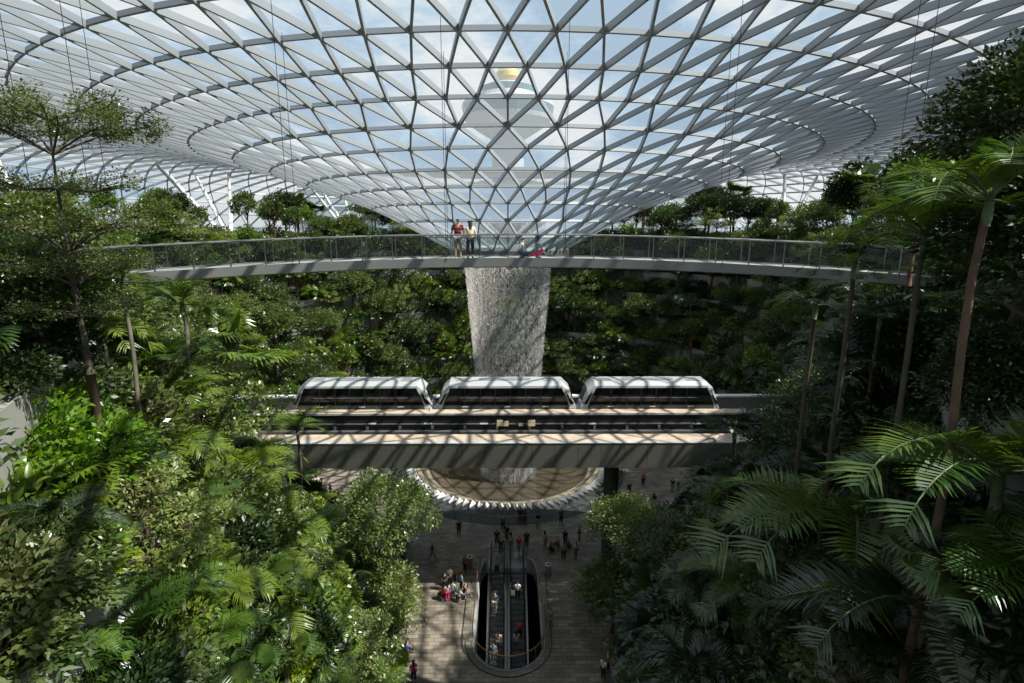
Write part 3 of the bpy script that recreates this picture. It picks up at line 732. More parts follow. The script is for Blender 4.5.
def np_mesh(name, V, F, mats):
    me = bpy.data.meshes.new(name); nf, k = F.shape
    me.vertices.add(len(V)); me.vertices.foreach_set('co', V.astype(np.float32).ravel())
    me.loops.add(nf * k); me.loops.foreach_set('vertex_index', F.astype(np.int32).ravel())
    me.polygons.add(nf); me.polygons.foreach_set('loop_start', (np.arange(nf) * k).astype(np.int32)); me.polygons.foreach_set('loop_total', np.full(nf, k, np.int32))
    for m_ in mats: me.materials.append(m_)
    me.update(calc_edges=True); return me
def wobble(rng, h, amp, n=7):
    ax, ay = rng.uniform(0, 6.28, 2); return [(amp * math.sin(ax + i / (n - 1) * 4) - amp * math.sin(ax), amp * math.cos(ay + i / (n - 1) * 3.3) - amp * math.cos(ay), h * i / (n - 1)) for i in range(n)]

def frond(rng, L, nl=34, droop=.9, lift=.9, ll=.42, lw=.035, tip=.4, vee=.35, side=0.0):
    """pinnate frond growing along +X from the origin; returns leaf strips (V,F) and the rachis points"""
    P = []; a = lift; x = z = y = 0.0; N_ = 14
    for i in range(N_ + 1):
        P.append((x, y, z)); s_ = L / N_; x += math.cos(a) * s_; z += math.sin(a) * s_; y += side * s_ * i / N_; a -= droop / N_ * (1.0 + .6 * i / N_)
    P = np.array(P); T = np.gradient(P, axis=0); T /= np.linalg.norm(T, axis=1, keepdims=True)
    ts = np.linspace(.12, .99, nl); V = []; F = []; b = 0
    for t_ in ts:
        f = t_ * N_; i = min(int(f), N_ - 1); q = P[i] + (P[i + 1] - P[i]) * (f - i); tg = T[i]
        nrm = np.array([-tg[2], 0, tg[0]]); l_ = L * ll * (math.sin(min(1, t_ * 1.15 + .08) * PI) ** .55 * .92 + .1 * (1 - t_)) if t_ < .87 else L * ll * .62 * (1.02 - t_) / .13 + L * ll * .1
        for s_ in (-1, 1):
            sd = np.array([0, s_ * 1.0, 0]); ang = .62 + .35 * t_
            d = tg * math.cos(ang) * (.55 + .5 * t_) + sd * math.sin(ang) + nrm * vee + rng.normal(0, .05, 3); d /= np.linalg.norm(d)
            w_ = L * lw * rng.uniform(.8, 1.15); wv = tg * w_ * .5
            m1 = q + d * l_ * .5; m2 = q + d * l_ + np.array([0, 0, -1]) * l_ * tip * rng.uniform(.7, 1.2)
            m1 = m1 + np.array([0, 0, -1]) * l_ * tip * .18
            V += [q - wv * .5, q + wv * .5, m1 + wv, m1 - wv, m2]; F += [(b, b + 1, b + 2, b + 3), (b + 3, b + 2, b + 4, b + 4)]; b += 5
    V = np.array(V); F = np.array(F); return V, F, P
def quads_only(V, F):   # turn degenerate last quads into real quads by doubling the tip
    V = V.copy(); V2 = [V]; tips = F[:, 2] == F[:, 3]
    if tips.any():
        idx = np.where(tips)[0]; extra = V[F[idx, 3]] + 1e-3; base = len(V); V2.append(extra); F = F.copy(); F[idx, 3] = base + np.arange(len(idx)); F[idx] = F[idx][:, [0, 1, 2, 3]]
    return np.concatenate(V2), F
def rotz(V, a): c_, s_ = math.cos(a), math.sin(a); R_ = np.array([[c_, -s_, 0], [s_, c_, 0], [0, 0, 1]]); return V @ R_.T
FV = {}
def frond_mesh(key, seed, mt, L, **k):
    rng = np.random.default_rng(seed); V, F, P = frond(rng, L, **k); V, F = quads_only(V, F)
    mb = MB(); mb.arr(V, F, 0)
    mb.tube([tuple(p) for p in P[::2]], [L * .011 * (1 - .75 * i / 7) for i in range(len(P[::2]))], 5, 1)
    me = mb.mesh('frond', [MAT[mt], MAT['stem_green']]); return me

PROTO = {}
def proto(kind, name, parts): PROTO[kind] = (name, parts)      # parts: list of (part name, mesh)
def palm_proto(kind, seed, leafm, trunkm, h, nf, L, tr=.11, droop=(1.3, 1.9), lift=(.2, 1.3), **k):
    rng = np.random.default_rng(seed); parts = []; V_ = []; R_ = []
    w_ = wobble(rng, h, .12)
    mb = MB()
    for i in range(nf):
        li = lift[0] + (lift[1] - lift[0]) * ((i * .618) % 1); l_ = L * rng.uniform(.85, 1.1)
        V, F, P = frond(rng, l_, droop=rng.uniform(*droop), lift=li, side=rng.uniform(-.15, .15), **k); V, F = quads_only(V, F)
        a = i * 2.4 + rng.uniform(-.2, .2); V = rotz(V, a) + np.array([w_[-1][0], w_[-1][1], h]); P = rotz(P, a) + np.array([w_[-1][0], w_[-1][1], h])
        mb.arr(V, F, 0); mb.tube([tuple(p) for p in P[::3]], [L * .01, L * .008, L * .006, L * .004, L * .002][:len(P[::3])], 4, 1)
    crown = mb.mesh('crown', [MAT[leafm], MAT['stem_green']])
    m2 = MB(); m2.tube(w_, [tr * (1.25 - .45 * i / (len(w_) - 1)) for i in range(len(w_))], 8)
    m2.tube([w_[-2], (w_[-1][0], w_[-1][1], h + .15)], [tr * .8, tr * .95], 8, 1)
    tm = m2.mesh('trunk', [MAT[trunkm], MAT['stem_green']], smooth=True)
    proto(kind, 'palm_tree', [('crown', crown), ('trunk', tm)])
palm_proto('palm_tall', 1, 'palm_mid', 'trunk_grey', 6.5, 13, 2.7, tr=.10, nl=26, ll=.34, lw=.030)
palm_proto('palm_dark', 2, 'palm_dark', 'trunk_dark', 6.0, 12, 2.9, tr=.10, nl=26, ll=.36, lw=.034)
palm_proto('palm_bright', 3, 'palm_bright', 'trunk_grey', 3.0, 13, 2.6, tr=.09, nl=28, ll=.36, lw=.032)
palm_proto('palm_low', 4, 'palm_mid', 'trunk_brown', 1.2, 15, 2.8, tr=.10, lift=(.5, 1.4), droop=(.9, 1.5), nl=30, ll=.34, lw=.028)
palm_proto('palm_lowdark', 5, 'palm_dark', 'trunk_dark', 1.2, 15, 2.9, tr=.10, lift=(.5, 1.4), droop=(1.0, 1.6), nl=30, ll=.36, lw=.03)
def fan_proto(kind, seed, leafm, h, nleaf, R0, pet=1.3):
    rng = np.random.default_rng(seed); mb = MB(); base = np.array([0, 0, h])
    for i in range(nleaf):
        a = i * 2.4; el = .0 + 1.25 * ((i * .618) % 1); d = np.array([math.cos(a) * math.cos(el), math.sin(a) * math.cos(el), math.sin(el)]); c_ = base + d * pet * rng.uniform(.8, 1.1)
        mb.tube([tuple(base), tuple((base + c_) / 2 + [0, 0, .06]), tuple(c_)], [.03, .022, .016], 4, 1)
        s_ = np.cross(d, [0, 0, 1]); s_ /= np.linalg.norm(s_); n_ = np.cross(s_, d); ns = 20; R_ = R0 * rng.uniform(.85, 1.1)
        V = []; F = []
        for k in range(ns):
            g = (k / (ns - 1) - .5) * 2 * 2.15; e_ = d * math.cos(g) + s_ * math.sin(g); w_ = np.cross(n_, e_) * R_ * .075; lft = n_ * R_ * .12
            r_ = R_ * (1 - .12 * abs(g) / 2.15); b = len(V)
            V += [c_, c_ + e_ * r_ * .6 + w_ + lft, c_ + e_ * r_ + np.array([0, 0, -.22]) * r_, c_ + e_ * r_ * .6 - w_ + lft]; F.append((b, b + 1, b + 2, b + 3))
        mb.arr(np.array(V), np.array(F), 0)
    crown = mb.mesh('crown', [MAT[leafm], MAT['stem_green']])
    m2 = MB(); m2.tube([(0, 0, -.1), (.05, 0, h * .5), (0, 0, h + .05)], [.13, .11, .10], 8); tm = m2.mesh('trunk', MAT['trunk_brown'], smooth=True)
    proto(kind, 'fan_palm', [('crown', crown), ('trunk', tm)])
fan_proto('fan_low', 11, 'palm_mid', .8, 16, .85); fan_proto('fan_tall', 12, 'palm_mid', 4.6, 18, .8); fan_proto('fan_bright', 13, 'palm_bright', .7, 16, .9)
def round_tree(kind, seed, leafm, h, rad, nclump, per, leaf, trunkm='trunk_brown', tr=.12, name='broadleaf_tree', fine=False, flat=.75, cr_=.32, aspect=.5):
    rng = np.random.default_rng(seed); c = np.array([0, 0, h - rad * flat]); g = rng.normal(size=(nclump, 3)); g /= np.linalg.norm(g, axis=1, keepdims=True)
    g[:, 2] = np.where(g[:, 2] < -.35, -g[:, 2], g[:, 2]); rr = rng.uniform(.45, 1.0, nclump) ** .5 * (1 + .14 * np.sin(g[:, 0] * 5 + seed) * np.cos(g[:, 1] * 4))
    C = c + g * rr[:, None] * np.array([rad, rad, rad * flat]); R = rad * cr_ * rng.uniform(.7, 1.2, nclump)
    V, F = clumps_to_leaves(rng, C, R, per, leaf, aspect=aspect, centre=c, fine=fine)
    crown = np_mesh('crown', V, F, [MAT[leafm]]); tp = c[2] - rad * .2
    tubes = [([(0, 0, -1.0), (0, 0, .02)], [tr * 1.3, tr * 1.3])]
    tubes = [(wobble(rng, tp, .08), [tr * (1.3 - .7 * i / 6) for i in range(7)])]; w_ = tubes[0][0]
    for i in range(0, nclump, max(1, nclump // 12)):
        s_ = Vector(w_[4 + i % 3]); e_ = Vector(C[i]); m_ = s_.lerp(e_, .5) + Vector((0, 0, -.1 * rad)); tubes.append(([s_, m_, e_], [tr * .45, tr * .3, tr * .12]))
    tm = tubes_mesh('trunk', tubes, MAT[trunkm]); proto(kind, name, [('crown', crown), ('trunk', tm)])
round_tree('round_light', 21, 'leaf_fine', 5.2, 2.6, 110, 110, .17, fine=False)
round_tree('round_mid', 22, 'leaf_mid', 5.0, 2.4, 80, 90, .22)
round_tree('round_dark', 23, 'leaf_dark', 6.0, 2.3, 80, 90, .24, trunkm='trunk_dark')
round_tree('rim_tree', 24, 'leaf_dark', 6.5, 2.2, 60, 60, .38, trunkm='trunk_grey', flat=1.1)
round_tree('slender_red', 25, 'leaf_mid', 5.5, 1.2, 34, 50, .28, trunkm='trunk_red', tr=.09, name='slender_tree', flat=1.2, cr_=.42)
round_tree('slender_bright', 26, 'leaf_bright', 5.0, 1.2, 34, 50, .26, trunkm='trunk_red', tr=.08, name='slender_tree', flat=1.2, cr_=.42)
def shrub(kind, seed, leafm, rad, h, nclump, per, leaf, name='leafy_shrub', fine=False, aspect=.5, droop=.2):
    rng = np.random.default_rng(seed); g = rng.normal(size=(nclump, 3)); g /= np.linalg.norm(g, axis=1, keepdims=True); g[:, 2] = np.abs(g[:, 2])
    rr = rng.uniform(.4, 1, nclump) ** .5; C = g * rr[:, None] * np.array([rad, rad, h * .8]) + np.array([0, 0, h * .12]); R = rad * .32 * rng.uniform(.7, 1.2, nclump)
    V, F = clumps_to_leaves(rng, C, R, per, leaf, aspect=aspect, centre=np.array([0, 0, 0.]), fine=fine, droop=droop)
    mb = MB()
    for i in range(0, nclump, max(1, nclump // 9)): mb.tube([(0, 0, -.2), tuple(C[i] * .55 + np.array([0, 0, .1])), tuple(C[i])], [.04, .025, .01], 4, 0)
    me = np_mesh('foliage', V, F, [MAT[leafm]]); st = mb.mesh('stems', MAT['trunk_brown']); proto(kind, name, [('foliage', me), ('stem', st)])
shrub('shrub_mid', 31, 'leaf_mid', 1.5, 1.7, 44, 42, .24); shrub('shrub_dark', 32, 'leaf_dark', 1.6, 1.7, 44, 42, .25, name='dark_shrub')
shrub('shrub_bright', 33, 'leaf_bright', 1.4, 1.5, 40, 42, .24, name='light_green_shrub'); shrub('shrub_olive', 34, 'leaf_olive', 1.5, 1.9, 40, 42, .22, name='olive_shrub')
shrub('shrub_blue', 35, 'leaf_blue', 1.5, 1.6, 40, 42, .27, aspect=.6, name='bluish_shrub'); shrub('shrub_lime', 36, 'leaf_lime', 1.3, 1.4, 36, 40, .24, name='lime_shrub')
shrub('big_leaf', 37, 'leaf_bright', 1.1, 1.3, 26, 11, .42, name='broad_leaved_plant', fine=True, aspect=.38, droop=.3)
shrub('big_leaf_dark', 38, 'leaf_dark', 1.2, 1.4, 30, 12, .42, name='broad_leaved_plant', fine=True, aspect=.42, droop=.35)
shrub('fern', 39, 'palm_bright', 1.0, .8, 10, 8, .5, name='fern', aspect=.2)
# real ferns / cut-leaved philodendrons: rosette of small fronds
def rosette(kind, seed, leafm, name, nf, L, **k):
    rng = np.random.default_rng(seed); mb = MB()
    for i in range(nf):
        V, F, P = frond(rng, L * rng.uniform(.8, 1.15), droop=rng.uniform(1.1, 1.9), lift=.35 + .95 * ((i * .618) % 1), side=rng.uniform(-.2, .2), **k); V, F = quads_only(V, F); a = i * 2.4
        mb.arr(rotz(V, a) + [0, 0, .15], F, 0); P = rotz(P, a) + [0, 0, .15]; mb.tube([tuple(p) for p in P[::4]], [.02, .015, .01, .006][:len(P[::4])], 4, 1)
    me = mb.mesh('foliage', [MAT[leafm], MAT['stem_green']]); proto(kind, name, [('foliage', me)])
rosette('fern', 41, 'palm_bright', 'fern', 16, 1.3, nl=24, ll=.24, lw=.04, tip=.15)
rosette('fern_dark', 42, 'palm_dark', 'fern', 16, 1.4, nl=24, ll=.24, lw=.04, tip=.15)
rosette('philodendron', 43, 'leaf_mid', 'cut_leaved_plant', 15, 1.25, nl=9, ll=.42, lw=.10, tip=.25)
def tiered(kind, seed, leafm, layers, h, leaf, per, trunkm, tr, name='tiered_tree', ncl=34, cR=.34, flat=1.0):
    rng = np.random.default_rng(seed); tubes = [(wobble(rng, h, .10, 9), [tr * (1.2 - .9 * i / 8) for i in range(9)])]; w_ = tubes[0][0]; parts = []
    for z, rad, dens in layers:
        k = int(ncl * dens * rad * rad / 4); a = rng.uniform(0, 2 * PI, k); r_ = rad * np.sqrt(rng.uniform(.03, 1, k)); C = np.c_[r_ * np.cos(a), r_ * np.sin(a), z + .12 * r_ + rng.normal(0, .10, k)]
        R = np.full(k, cR) * rng.uniform(.7, 1.3, k); v = clumps_to_leaves(rng, C, R * 1.0, per, leaf, aspect=.5, up=1.2, droop=0.0); vv = v[0].copy(); vv[:, 2] = (vv[:, 2] - z) * flat + z; parts.append((vv, v[1]))
        nb = 7
        for b in range(nb):
            g = 2 * PI * b / nb + rng.uniform(-.3, .3); e_ = (rad * .85 * math.cos(g), rad * .85 * math.sin(g), z + .1 * rad); m_ = (rad * .4 * math.cos(g + .1), rad * .4 * math.sin(g + .1), z - .02)
            i0 = min(range(9), key=lambda i: abs(w_[i][2] - (z - .3))); tubes.append(([w_[i0], m_, e_], [tr * .45, tr * .28, tr * .08]))
            for q in (-1, 1):
                e2_ = (rad * .8 * math.cos(g + q * .35), rad * .8 * math.sin(g + q * .35), z + .1 * rad); tubes.append(([m_, e2_], [tr * .2, tr * .06]))
    V, F = cat(parts); crown = np_mesh('crown', V, F, [MAT[leafm]]); tm = tubes_mesh('trunk', tubes, MAT[trunkm], 7); proto(kind, name, [('crown', crown), ('trunk', tm)])
tiered('tier_light', 51, 'leaf_fine', [(2.6, 2.4, 1), (3.5, 1.9, 1), (4.3, 1.2, 1.2)], 4.5, .15, 60, 'trunk_brown', .09)
tiered('tier_mid', 52, 'leaf_mid', [(2.4, 2.0, 1), (3.4, 2.2, 1), (4.6, 1.6, 1), (5.4, .9, 1.3)], 5.6, .17, 50, 'trunk_grey', .09)
# hanging creeper curtain for the terrace walls
def creeper(kind, seed, leafm):
    rng = np.random.default_rng(seed); n = 700; x = rng.uniform(-1.3, 1.3, n); l_ = 1.3 + .9 * np.sin(x * 3 + seed) * .5 + .4 * rng.random(n); z = -l_ * rng.uniform(0, 1, n) ** .8; y = -.1 - .12 * rng.random(n)
    c_ = np.c_[x, y, z + .3]; d = np.c_[rng.normal(0, .5, n), -np.abs(rng.normal(.3, .3, n)), -np.ones(n)]; up = np.c_[rng.normal(0, .4, n), -np.ones(n), .5 * np.ones(n)]
    L = rng.uniform(.12, .24, n); V, F = leaf_cards(c_, d, up, L, L * .7); proto(kind, 'hanging_creeper', [('foliage', np_mesh('foliage', V, F, [MAT[leafm]]))])
creeper('creeper_mid', 61, 'leaf_mid'); creeper('creeper_dark', 62, 'leaf_dark')

COUNT = {}
SKIP = {0, 1, 2, 3, 4, 7, 10, 11, 12, 13, 14, 15, 16, 17, 18, 19, 22, 23, 26, 28, 31, 36, 38, 39, 41, 42, 47, 48, 49, 50, 51, 56, 57, 58, 59, 60, 61, 62, 63, 64, 65, 66, 67, 68, 69, 70, 71, 74, 75, 76, 77, 78, 79, 80, 81, 85, 87, 88, 89, 90, 91, 92, 93, 94, 95, 96, 97, 98, 99, 100, 101, 103, 104, 106, 109, 114, 115, 117, 118, 119, 120, 124, 125, 127, 128, 129, 131, 133, 135, 136, 137, 138, 139, 140, 141, 142, 143, 144, 145, 147, 149, 154, 155, 157, 158, 159, 160, 161, 162, 163, 165, 166, 167, 168, 169, 170, 172, 173, 174, 175, 176, 177, 178, 179, 180, 181, 182, 183, 184, 185, 186, 187, 188, 189, 190, 191, 192, 193, 206, 207, 209, 210, 211, 213, 214, 215, 216, 217, 218, 221, 224, 231, 237, 238, 239, 248, 249, 250, 251, 253, 256, 257, 258, 259, 260, 261, 262, 263, 264, 265, 266, 267, 268, 269, 270, 271, 293, 297, 298, 299, 302, 303, 304, 305, 306, 307, 308, 309, 310, 313, 314, 316, 320, 325, 326, 327, 328, 329, 330, 333, 339, 341, 343, 346, 347, 348, 349, 350, 351, 352, 353, 354, 355, 356, 357, 358, 367, 377, 378, 379, 380, 381, 382, 383, 384, 385, 386, 387, 388, 389, 392, 393, 394, 395, 396, 397, 398, 399, 400, 401, 402, 403, 404, 405, 406, 407, 408, 409, 410, 411, 412, 413, 432, 435, 439, 440, 441, 442, 443, 444, 445, 446, 448, 451, 456, 460, 462, 473, 476, 477, 478, 479, 480, 481, 482, 483, 504, 505, 516, 522, 523, 530, 531, 532, 533, 534, 535, 536, 548, 549, 550, 551, 552, 553, 559, 561, 567, 568, 569, 570, 602, 603, 604, 605, 606, 607, 608, 609, 610, 612, 613, 614, 616, 617, 618, 620, 622, 623, 624, 625, 627, 628, 629, 630, 631, 632, 634, 637, 671, 672, 680, 681, 682, 683, 684, 693, 702, 721, 743, 744, 746, 747, 748, 750, 754, 756, 764, 765, 766, 767, 768, 774, 777, 779, 780, 785, 788, 808, 816, 817, 820, 821, 823, 826, 827, 828, 829, 830, 831, 832, 834, 835, 837, 876, 884, 891, 893, 894, 904, 905, 907, 909, 937, 939, 942, 944, 963, 964, 966, 969, 974, 976, 987, 988, 989, 990, 999, 1005, 1006, 1007, 1008, 1012, 1026, 1032, 1038, 1039, 1046, 1047, 1048, 1049, 1050, 1051, 1052, 1053, 1063, 1064, 1065, 1066, 1067, 1068, 1069, 1076, 1079, 1100, 1103, 1111, 1112, 1114, 1115, 1117, 1130, 1131, 1132, 1133, 1136, 1147, 1151, 1152, 1154, 1155, 1156, 1161, 1164, 1199, 1201, 1207, 1214, 1221, 1222, 1223, 1224, 1226, 1227, 1230, 1231, 1232, 1244, 1245, 1253, 1261, 1262, 1263, 1270, 1293, 1294, 1307, 1308, 1309, 1310, 1311, 1312, 1313, 1314, 1315, 1316, 1318, 1324, 1325, 1326, 1327, 1328, 1329, 1330, 1331, 1333, 1344, 1345, 1347, 1351, 1357, 1360, 1361, 1366, 1372, 1374, 1375, 1376, 1381, 1382, 1385, 1388, 1391, 1420, 1423, 1428, 1434, 1437, 1446, 1460, 1461, 1462, 1465, 1466, 1467, 1478, 1480, 1482, 1487, 1491, 1492, 1494, 1495, 1497, 1498, 1500, 1501, 1502, 1503, 1504, 1505, 1506, 1507, 1509, 1533, 1534, 1536, 1537, 1539, 1540, 1542, 1543, 1544, 1545, 1548, 1549, 1551, 1552, 1553, 1554, 1556, 1563, 1564, 1566, 1571, 1574, 1576, 1577, 1578, 1579, 1584, 1598, 1599, 1600, 1601, 1602, 1603, 1604, 1605, 1606, 1613, 1614, 1615, 1616, 1617, 1618, 1619, 1620, 1621, 1622, 1637, 1638, 1652, 1671, 1673, 1674, 1676, 1678, 1679, 1680, 1681, 1682, 1683, 1684, 1694, 1702, 1710, 1712, 1713, 1714, 1715, 1716, 1718, 1721, 1722, 1723, 1726, 1752, 1753, 1767, 1781, 1782, 1784, 1787, 1788, 1789, 1790, 1791, 1792, 1794, 1795, 1796, 1797, 1800, 1801, 1803, 1805, 1808, 1819, 1820, 1821, 1822, 1824, 1825, 1827, 1828, 1829, 1830, 1831, 1832, 1833, 1834, 1835, 1837, 1838, 1839, 1840, 1841, 1842, 1843, 1861, 1864, 1865, 1866, 1871, 1874, 1875, 1876, 1877, 1878, 1879, 1880, 1881, 1882, 1883, 1884, 1885, 1886, 1889, 1890, 1891, 1892, 1893, 1894, 1895, 1896, 1898, 1899, 1900, 1901, 1907, 1912, 1913, 1932, 1933, 1934, 1935, 1942, 1946, 1956, 1961, 1962, 1963, 1964, 1965, 1966, 1967, 1968, 1969, 1970, 1971, 1972, 1973, 1974, 1975, 1976, 1977, 1978, 1979, 1980, 1981, 1982, 1983, 1984, 1987, 1988, 1989, 1990, 1992, 1996, 1997, 1998, 1999, 2013, 2017, 2021, 2030, 2031, 2033, 2034, 2035, 2036, 2038, 2039, 2040, 2041, 2044, 2047, 2048, 2049, 2050, 2053, 2060, 2061, 2062, 2063, 2064, 2066, 2067, 2068, 2073, 2075, 2076, 2078, 2079, 2082, 2083, 2084, 2086, 2087, 2088, 2089, 2090, 2091, 2092, 2093, 2094, 2095, 2096, 2097, 2098, 2099, 2100, 2101, 2102, 2103, 2104, 2105, 2106, 2107, 2108, 2109, 2110, 2111, 2112, 2113, 2114, 2117, 2118, 2119, 2120, 2121, 2126, 2127, 2128, 2133, 2134, 2135, 2136, 2137, 2138, 2150, 2151, 2152, 2153, 2168, 2170, 2172, 2175, 2176, 2177, 2178, 2179, 2180, 2183, 2184, 2186, 2188, 2190}
PUTN = []
def put(kind, loc, s_=1.0, rz=None, label=None, group=None, mats=None, rng_=random, sz=None, tilt=None):
    name, parts = PROTO[kind]
    rz = rng_.uniform(0, 2 * PI) if rz is None else rz
    sv = (s_, s_, s_ * (sz or 1)); PUTN.append(None)
    if len(PUTN) - 1 in SKIP: return None
    root = bpy.data.objects.new(name, None); COL.objects.link(root); root.empty_display_size = .3
    root.location = loc; root.rotation_euler = (tilt[0] if tilt else 0, tilt[1] if tilt else 0, rz); root.scale = sv
    for pn, me in parts:
        o = bpy.data.objects.new(pn, me); COL.objects.link(o); o.parent = root
        if mats and pn in mats:
            o.material_slots[0].link = 'OBJECT'; o.material_slots[0].material = MAT[mats[pn]]
    PUTN[-1] = root.name; tag(root, label, CATS[name], group); COUNT[kind] = COUNT.get(kind, 0) + 1
    return root
CATS = {'palm_tree': 'palm', 'fan_palm': 'palm', 'broadleaf_tree': 'tree', 'slender_tree': 'tree', 'leafy_shrub': 'shrub', 'dark_shrub': 'shrub', 'light_green_shrub': 'shrub', 'olive_shrub': 'shrub', 'bluish_shrub': 'shrub', 'lime_shrub': 'shrub', 'broad_leaved_plant': 'plant', 'fern': 'fern', 'cut_leaved_plant': 'plant', 'tiered_tree': 'tree', 'hanging_creeper': 'creeper'}
HT = {'palm_tall': (7, 2.6), 'palm_dark': (7, 2.8), 'palm_bright': (4, 2.4), 'palm_low': (3, 2.5), 'palm_lowdark': (3, 2.5), 'fan_low': (2, 1.8), 'fan_tall': (5.5, 1.9), 'fan_bright': (2, 1.8), 'round_light': (5.2, 2.6),
      'round_mid': (5, 2.4), 'round_dark': (6, 2.3), 'rim_tree': (6.5, 2.2), 'slender_red': (5.5, 1.3), 'slender_bright': (5, 1.3), 'shrub_mid': (1.8, 1.5), 'shrub_dark': (1.8, 1.6), 'shrub_bright': (1.6, 1.4), 'shrub_olive': (2, 1.5),
      'shrub_blue': (1.7, 1.5), 'shrub_lime': (1.5, 1.3), 'big_leaf': (1.6, 1.3), 'big_leaf_dark': (1.7, 1.3), 'fern': (1.1, 1.2), 'fern_dark': (1.1, 1.2), 'philodendron': (1.1, 1.2), 'tier_light': (4.7, 2.4), 'tier_mid': (5.8, 2.2), 'creeper_mid': (.4, 1.3), 'creeper_dark': (.4, 1.3)}
KEEP = [(287, 366, 752, 474), (418, 462, 588, 545), (452, 520, 560, 683), (425, 540, 592, 683), (440, 200, 575, 372), (600, 468, 622, 520)]
DESC = {'palm_tall': 'grey-trunked feather palm', 'palm_dark': 'dark drooping feather palm', 'palm_bright': 'light green feather palm', 'palm_low': 'low spreading feather palm', 'palm_lowdark': 'low dark feather palm',
        'fan_low': 'low fan palm', 'fan_tall': 'tall fan palm', 'fan_bright': 'light green fan palm', 'round_light': 'pale green round-crowned tree', 'round_mid': 'mid green round-crowned tree', 'round_dark': 'dark round-crowned tree',
        'rim_tree': 'dense dark upright tree', 'slender_red': 'slender red-trunked tree', 'slender_bright': 'slender light green tree', 'shrub_mid': 'mid green bushy shrub', 'shrub_dark': 'dark green bushy shrub', 'shrub_bright': 'fresh green bushy shrub',
        'shrub_olive': 'olive green shrub', 'shrub_blue': 'bluish dark shrub', 'shrub_lime': 'lime green shrub', 'big_leaf': 'light green broad-leaved plant', 'big_leaf_dark': 'dark broad-leaved plant', 'fern': 'bright green fern',
        'fern_dark': 'dark green fern', 'philodendron': 'plant with deeply cut leaves', 'tier_light': 'pale green tree with flat tiers', 'tier_mid': 'mid green tree with flat tiers', 'creeper_mid': 'green creeper', 'creeper_dark': 'dark creeper'}
LEVN = ['lowest', 'second', 'third', 'fourth', 'fifth', 'sixth', 'seventh', 'top']
def zone(p, lev):
    x, y, d = px(p)
    side = 'left' if p[0] < 0 else 'right'
    if p[1] > 58:
        if abs(p[0]) < 9: s_ = 'behind the waterfall'
        elif abs(p[0]) < 22: s_ = f'far wall {side} of the waterfall'
        else: s_ = f'{side} side beyond the trains'
    elif p[1] > 36: s_ = f'by the {side} viaduct end'
    elif p[1] > 20: s_ = f'{side} slope before the viaduct'
    else: s_ = f'near {side} valley corner'
    return s_
def blocked(p, h, r, keep=KEEP):
    if abs(p[0]) < GX and 36.2 - r * .6 < p[1] < 48 + r * .6 and p[2] + h > 10.5 and p[2] < 16.5: return True
    if p[1] > 46 and not (p[1] < 62 and abs(p[0]) < 12): return False
    x0, y0, d = px((p[0], p[1], p[2] + h)); x1, y1, d1 = px(p)
    if d < .5: return True
    rp_ = FPX * r / d * .8
    for a, b_, c_, e_ in keep:
        if x0 + rp_ > a and x0 - rp_ < c_ and y0 < e_ and y1 > b_:
            if p[1] > 40 and (a, b_, c_, e_) == KEEP[0]: continue
            return True
    return False
def visible(p, h, r):
    x, y, d = px((p[0], p[1], p[2] + h * .5))
    if d < 1.0: return False
    m_ = FPX * r / d
    return -m_ - 30 < x < 1054 + m_ and -m_ < y < 700 + m_ + FPX * h / d
random.seed(11)
def pick(side, lev, p):
    R_ = random.random(); y = p[1]
    if y > 56:       # far and side walls
        if R_ < .08: return 'slender_red'
        if R_ < .13: return 'slender_bright'
        if R_ < .17: return 'tier_light'
        if R_ < .22: return 'tier_mid'
        if R_ < .27: return 'palm_bright' if side < 0 or random.random() < .5 else 'palm_dark'
        if R_ < .32: return 'fan_low'
        if R_ < .50: return 'shrub_mid'
        if R_ < .62: return 'shrub_bright'
        if R_ < .74: return 'shrub_olive'
        if R_ < .86: return 'shrub_dark'
        if R_ < .93: return 'shrub_blue'
        return 'round_mid'
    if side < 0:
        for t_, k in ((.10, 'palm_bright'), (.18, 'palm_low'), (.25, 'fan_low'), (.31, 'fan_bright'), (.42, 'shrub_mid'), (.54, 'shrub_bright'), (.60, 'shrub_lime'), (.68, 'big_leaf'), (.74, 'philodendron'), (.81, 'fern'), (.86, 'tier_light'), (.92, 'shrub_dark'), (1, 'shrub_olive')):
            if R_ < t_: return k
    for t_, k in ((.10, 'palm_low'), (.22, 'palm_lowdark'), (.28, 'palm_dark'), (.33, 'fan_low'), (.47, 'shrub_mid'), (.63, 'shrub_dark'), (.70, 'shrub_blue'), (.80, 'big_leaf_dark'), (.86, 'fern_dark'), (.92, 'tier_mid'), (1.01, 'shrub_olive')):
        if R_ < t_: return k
nput = 0
arc = []
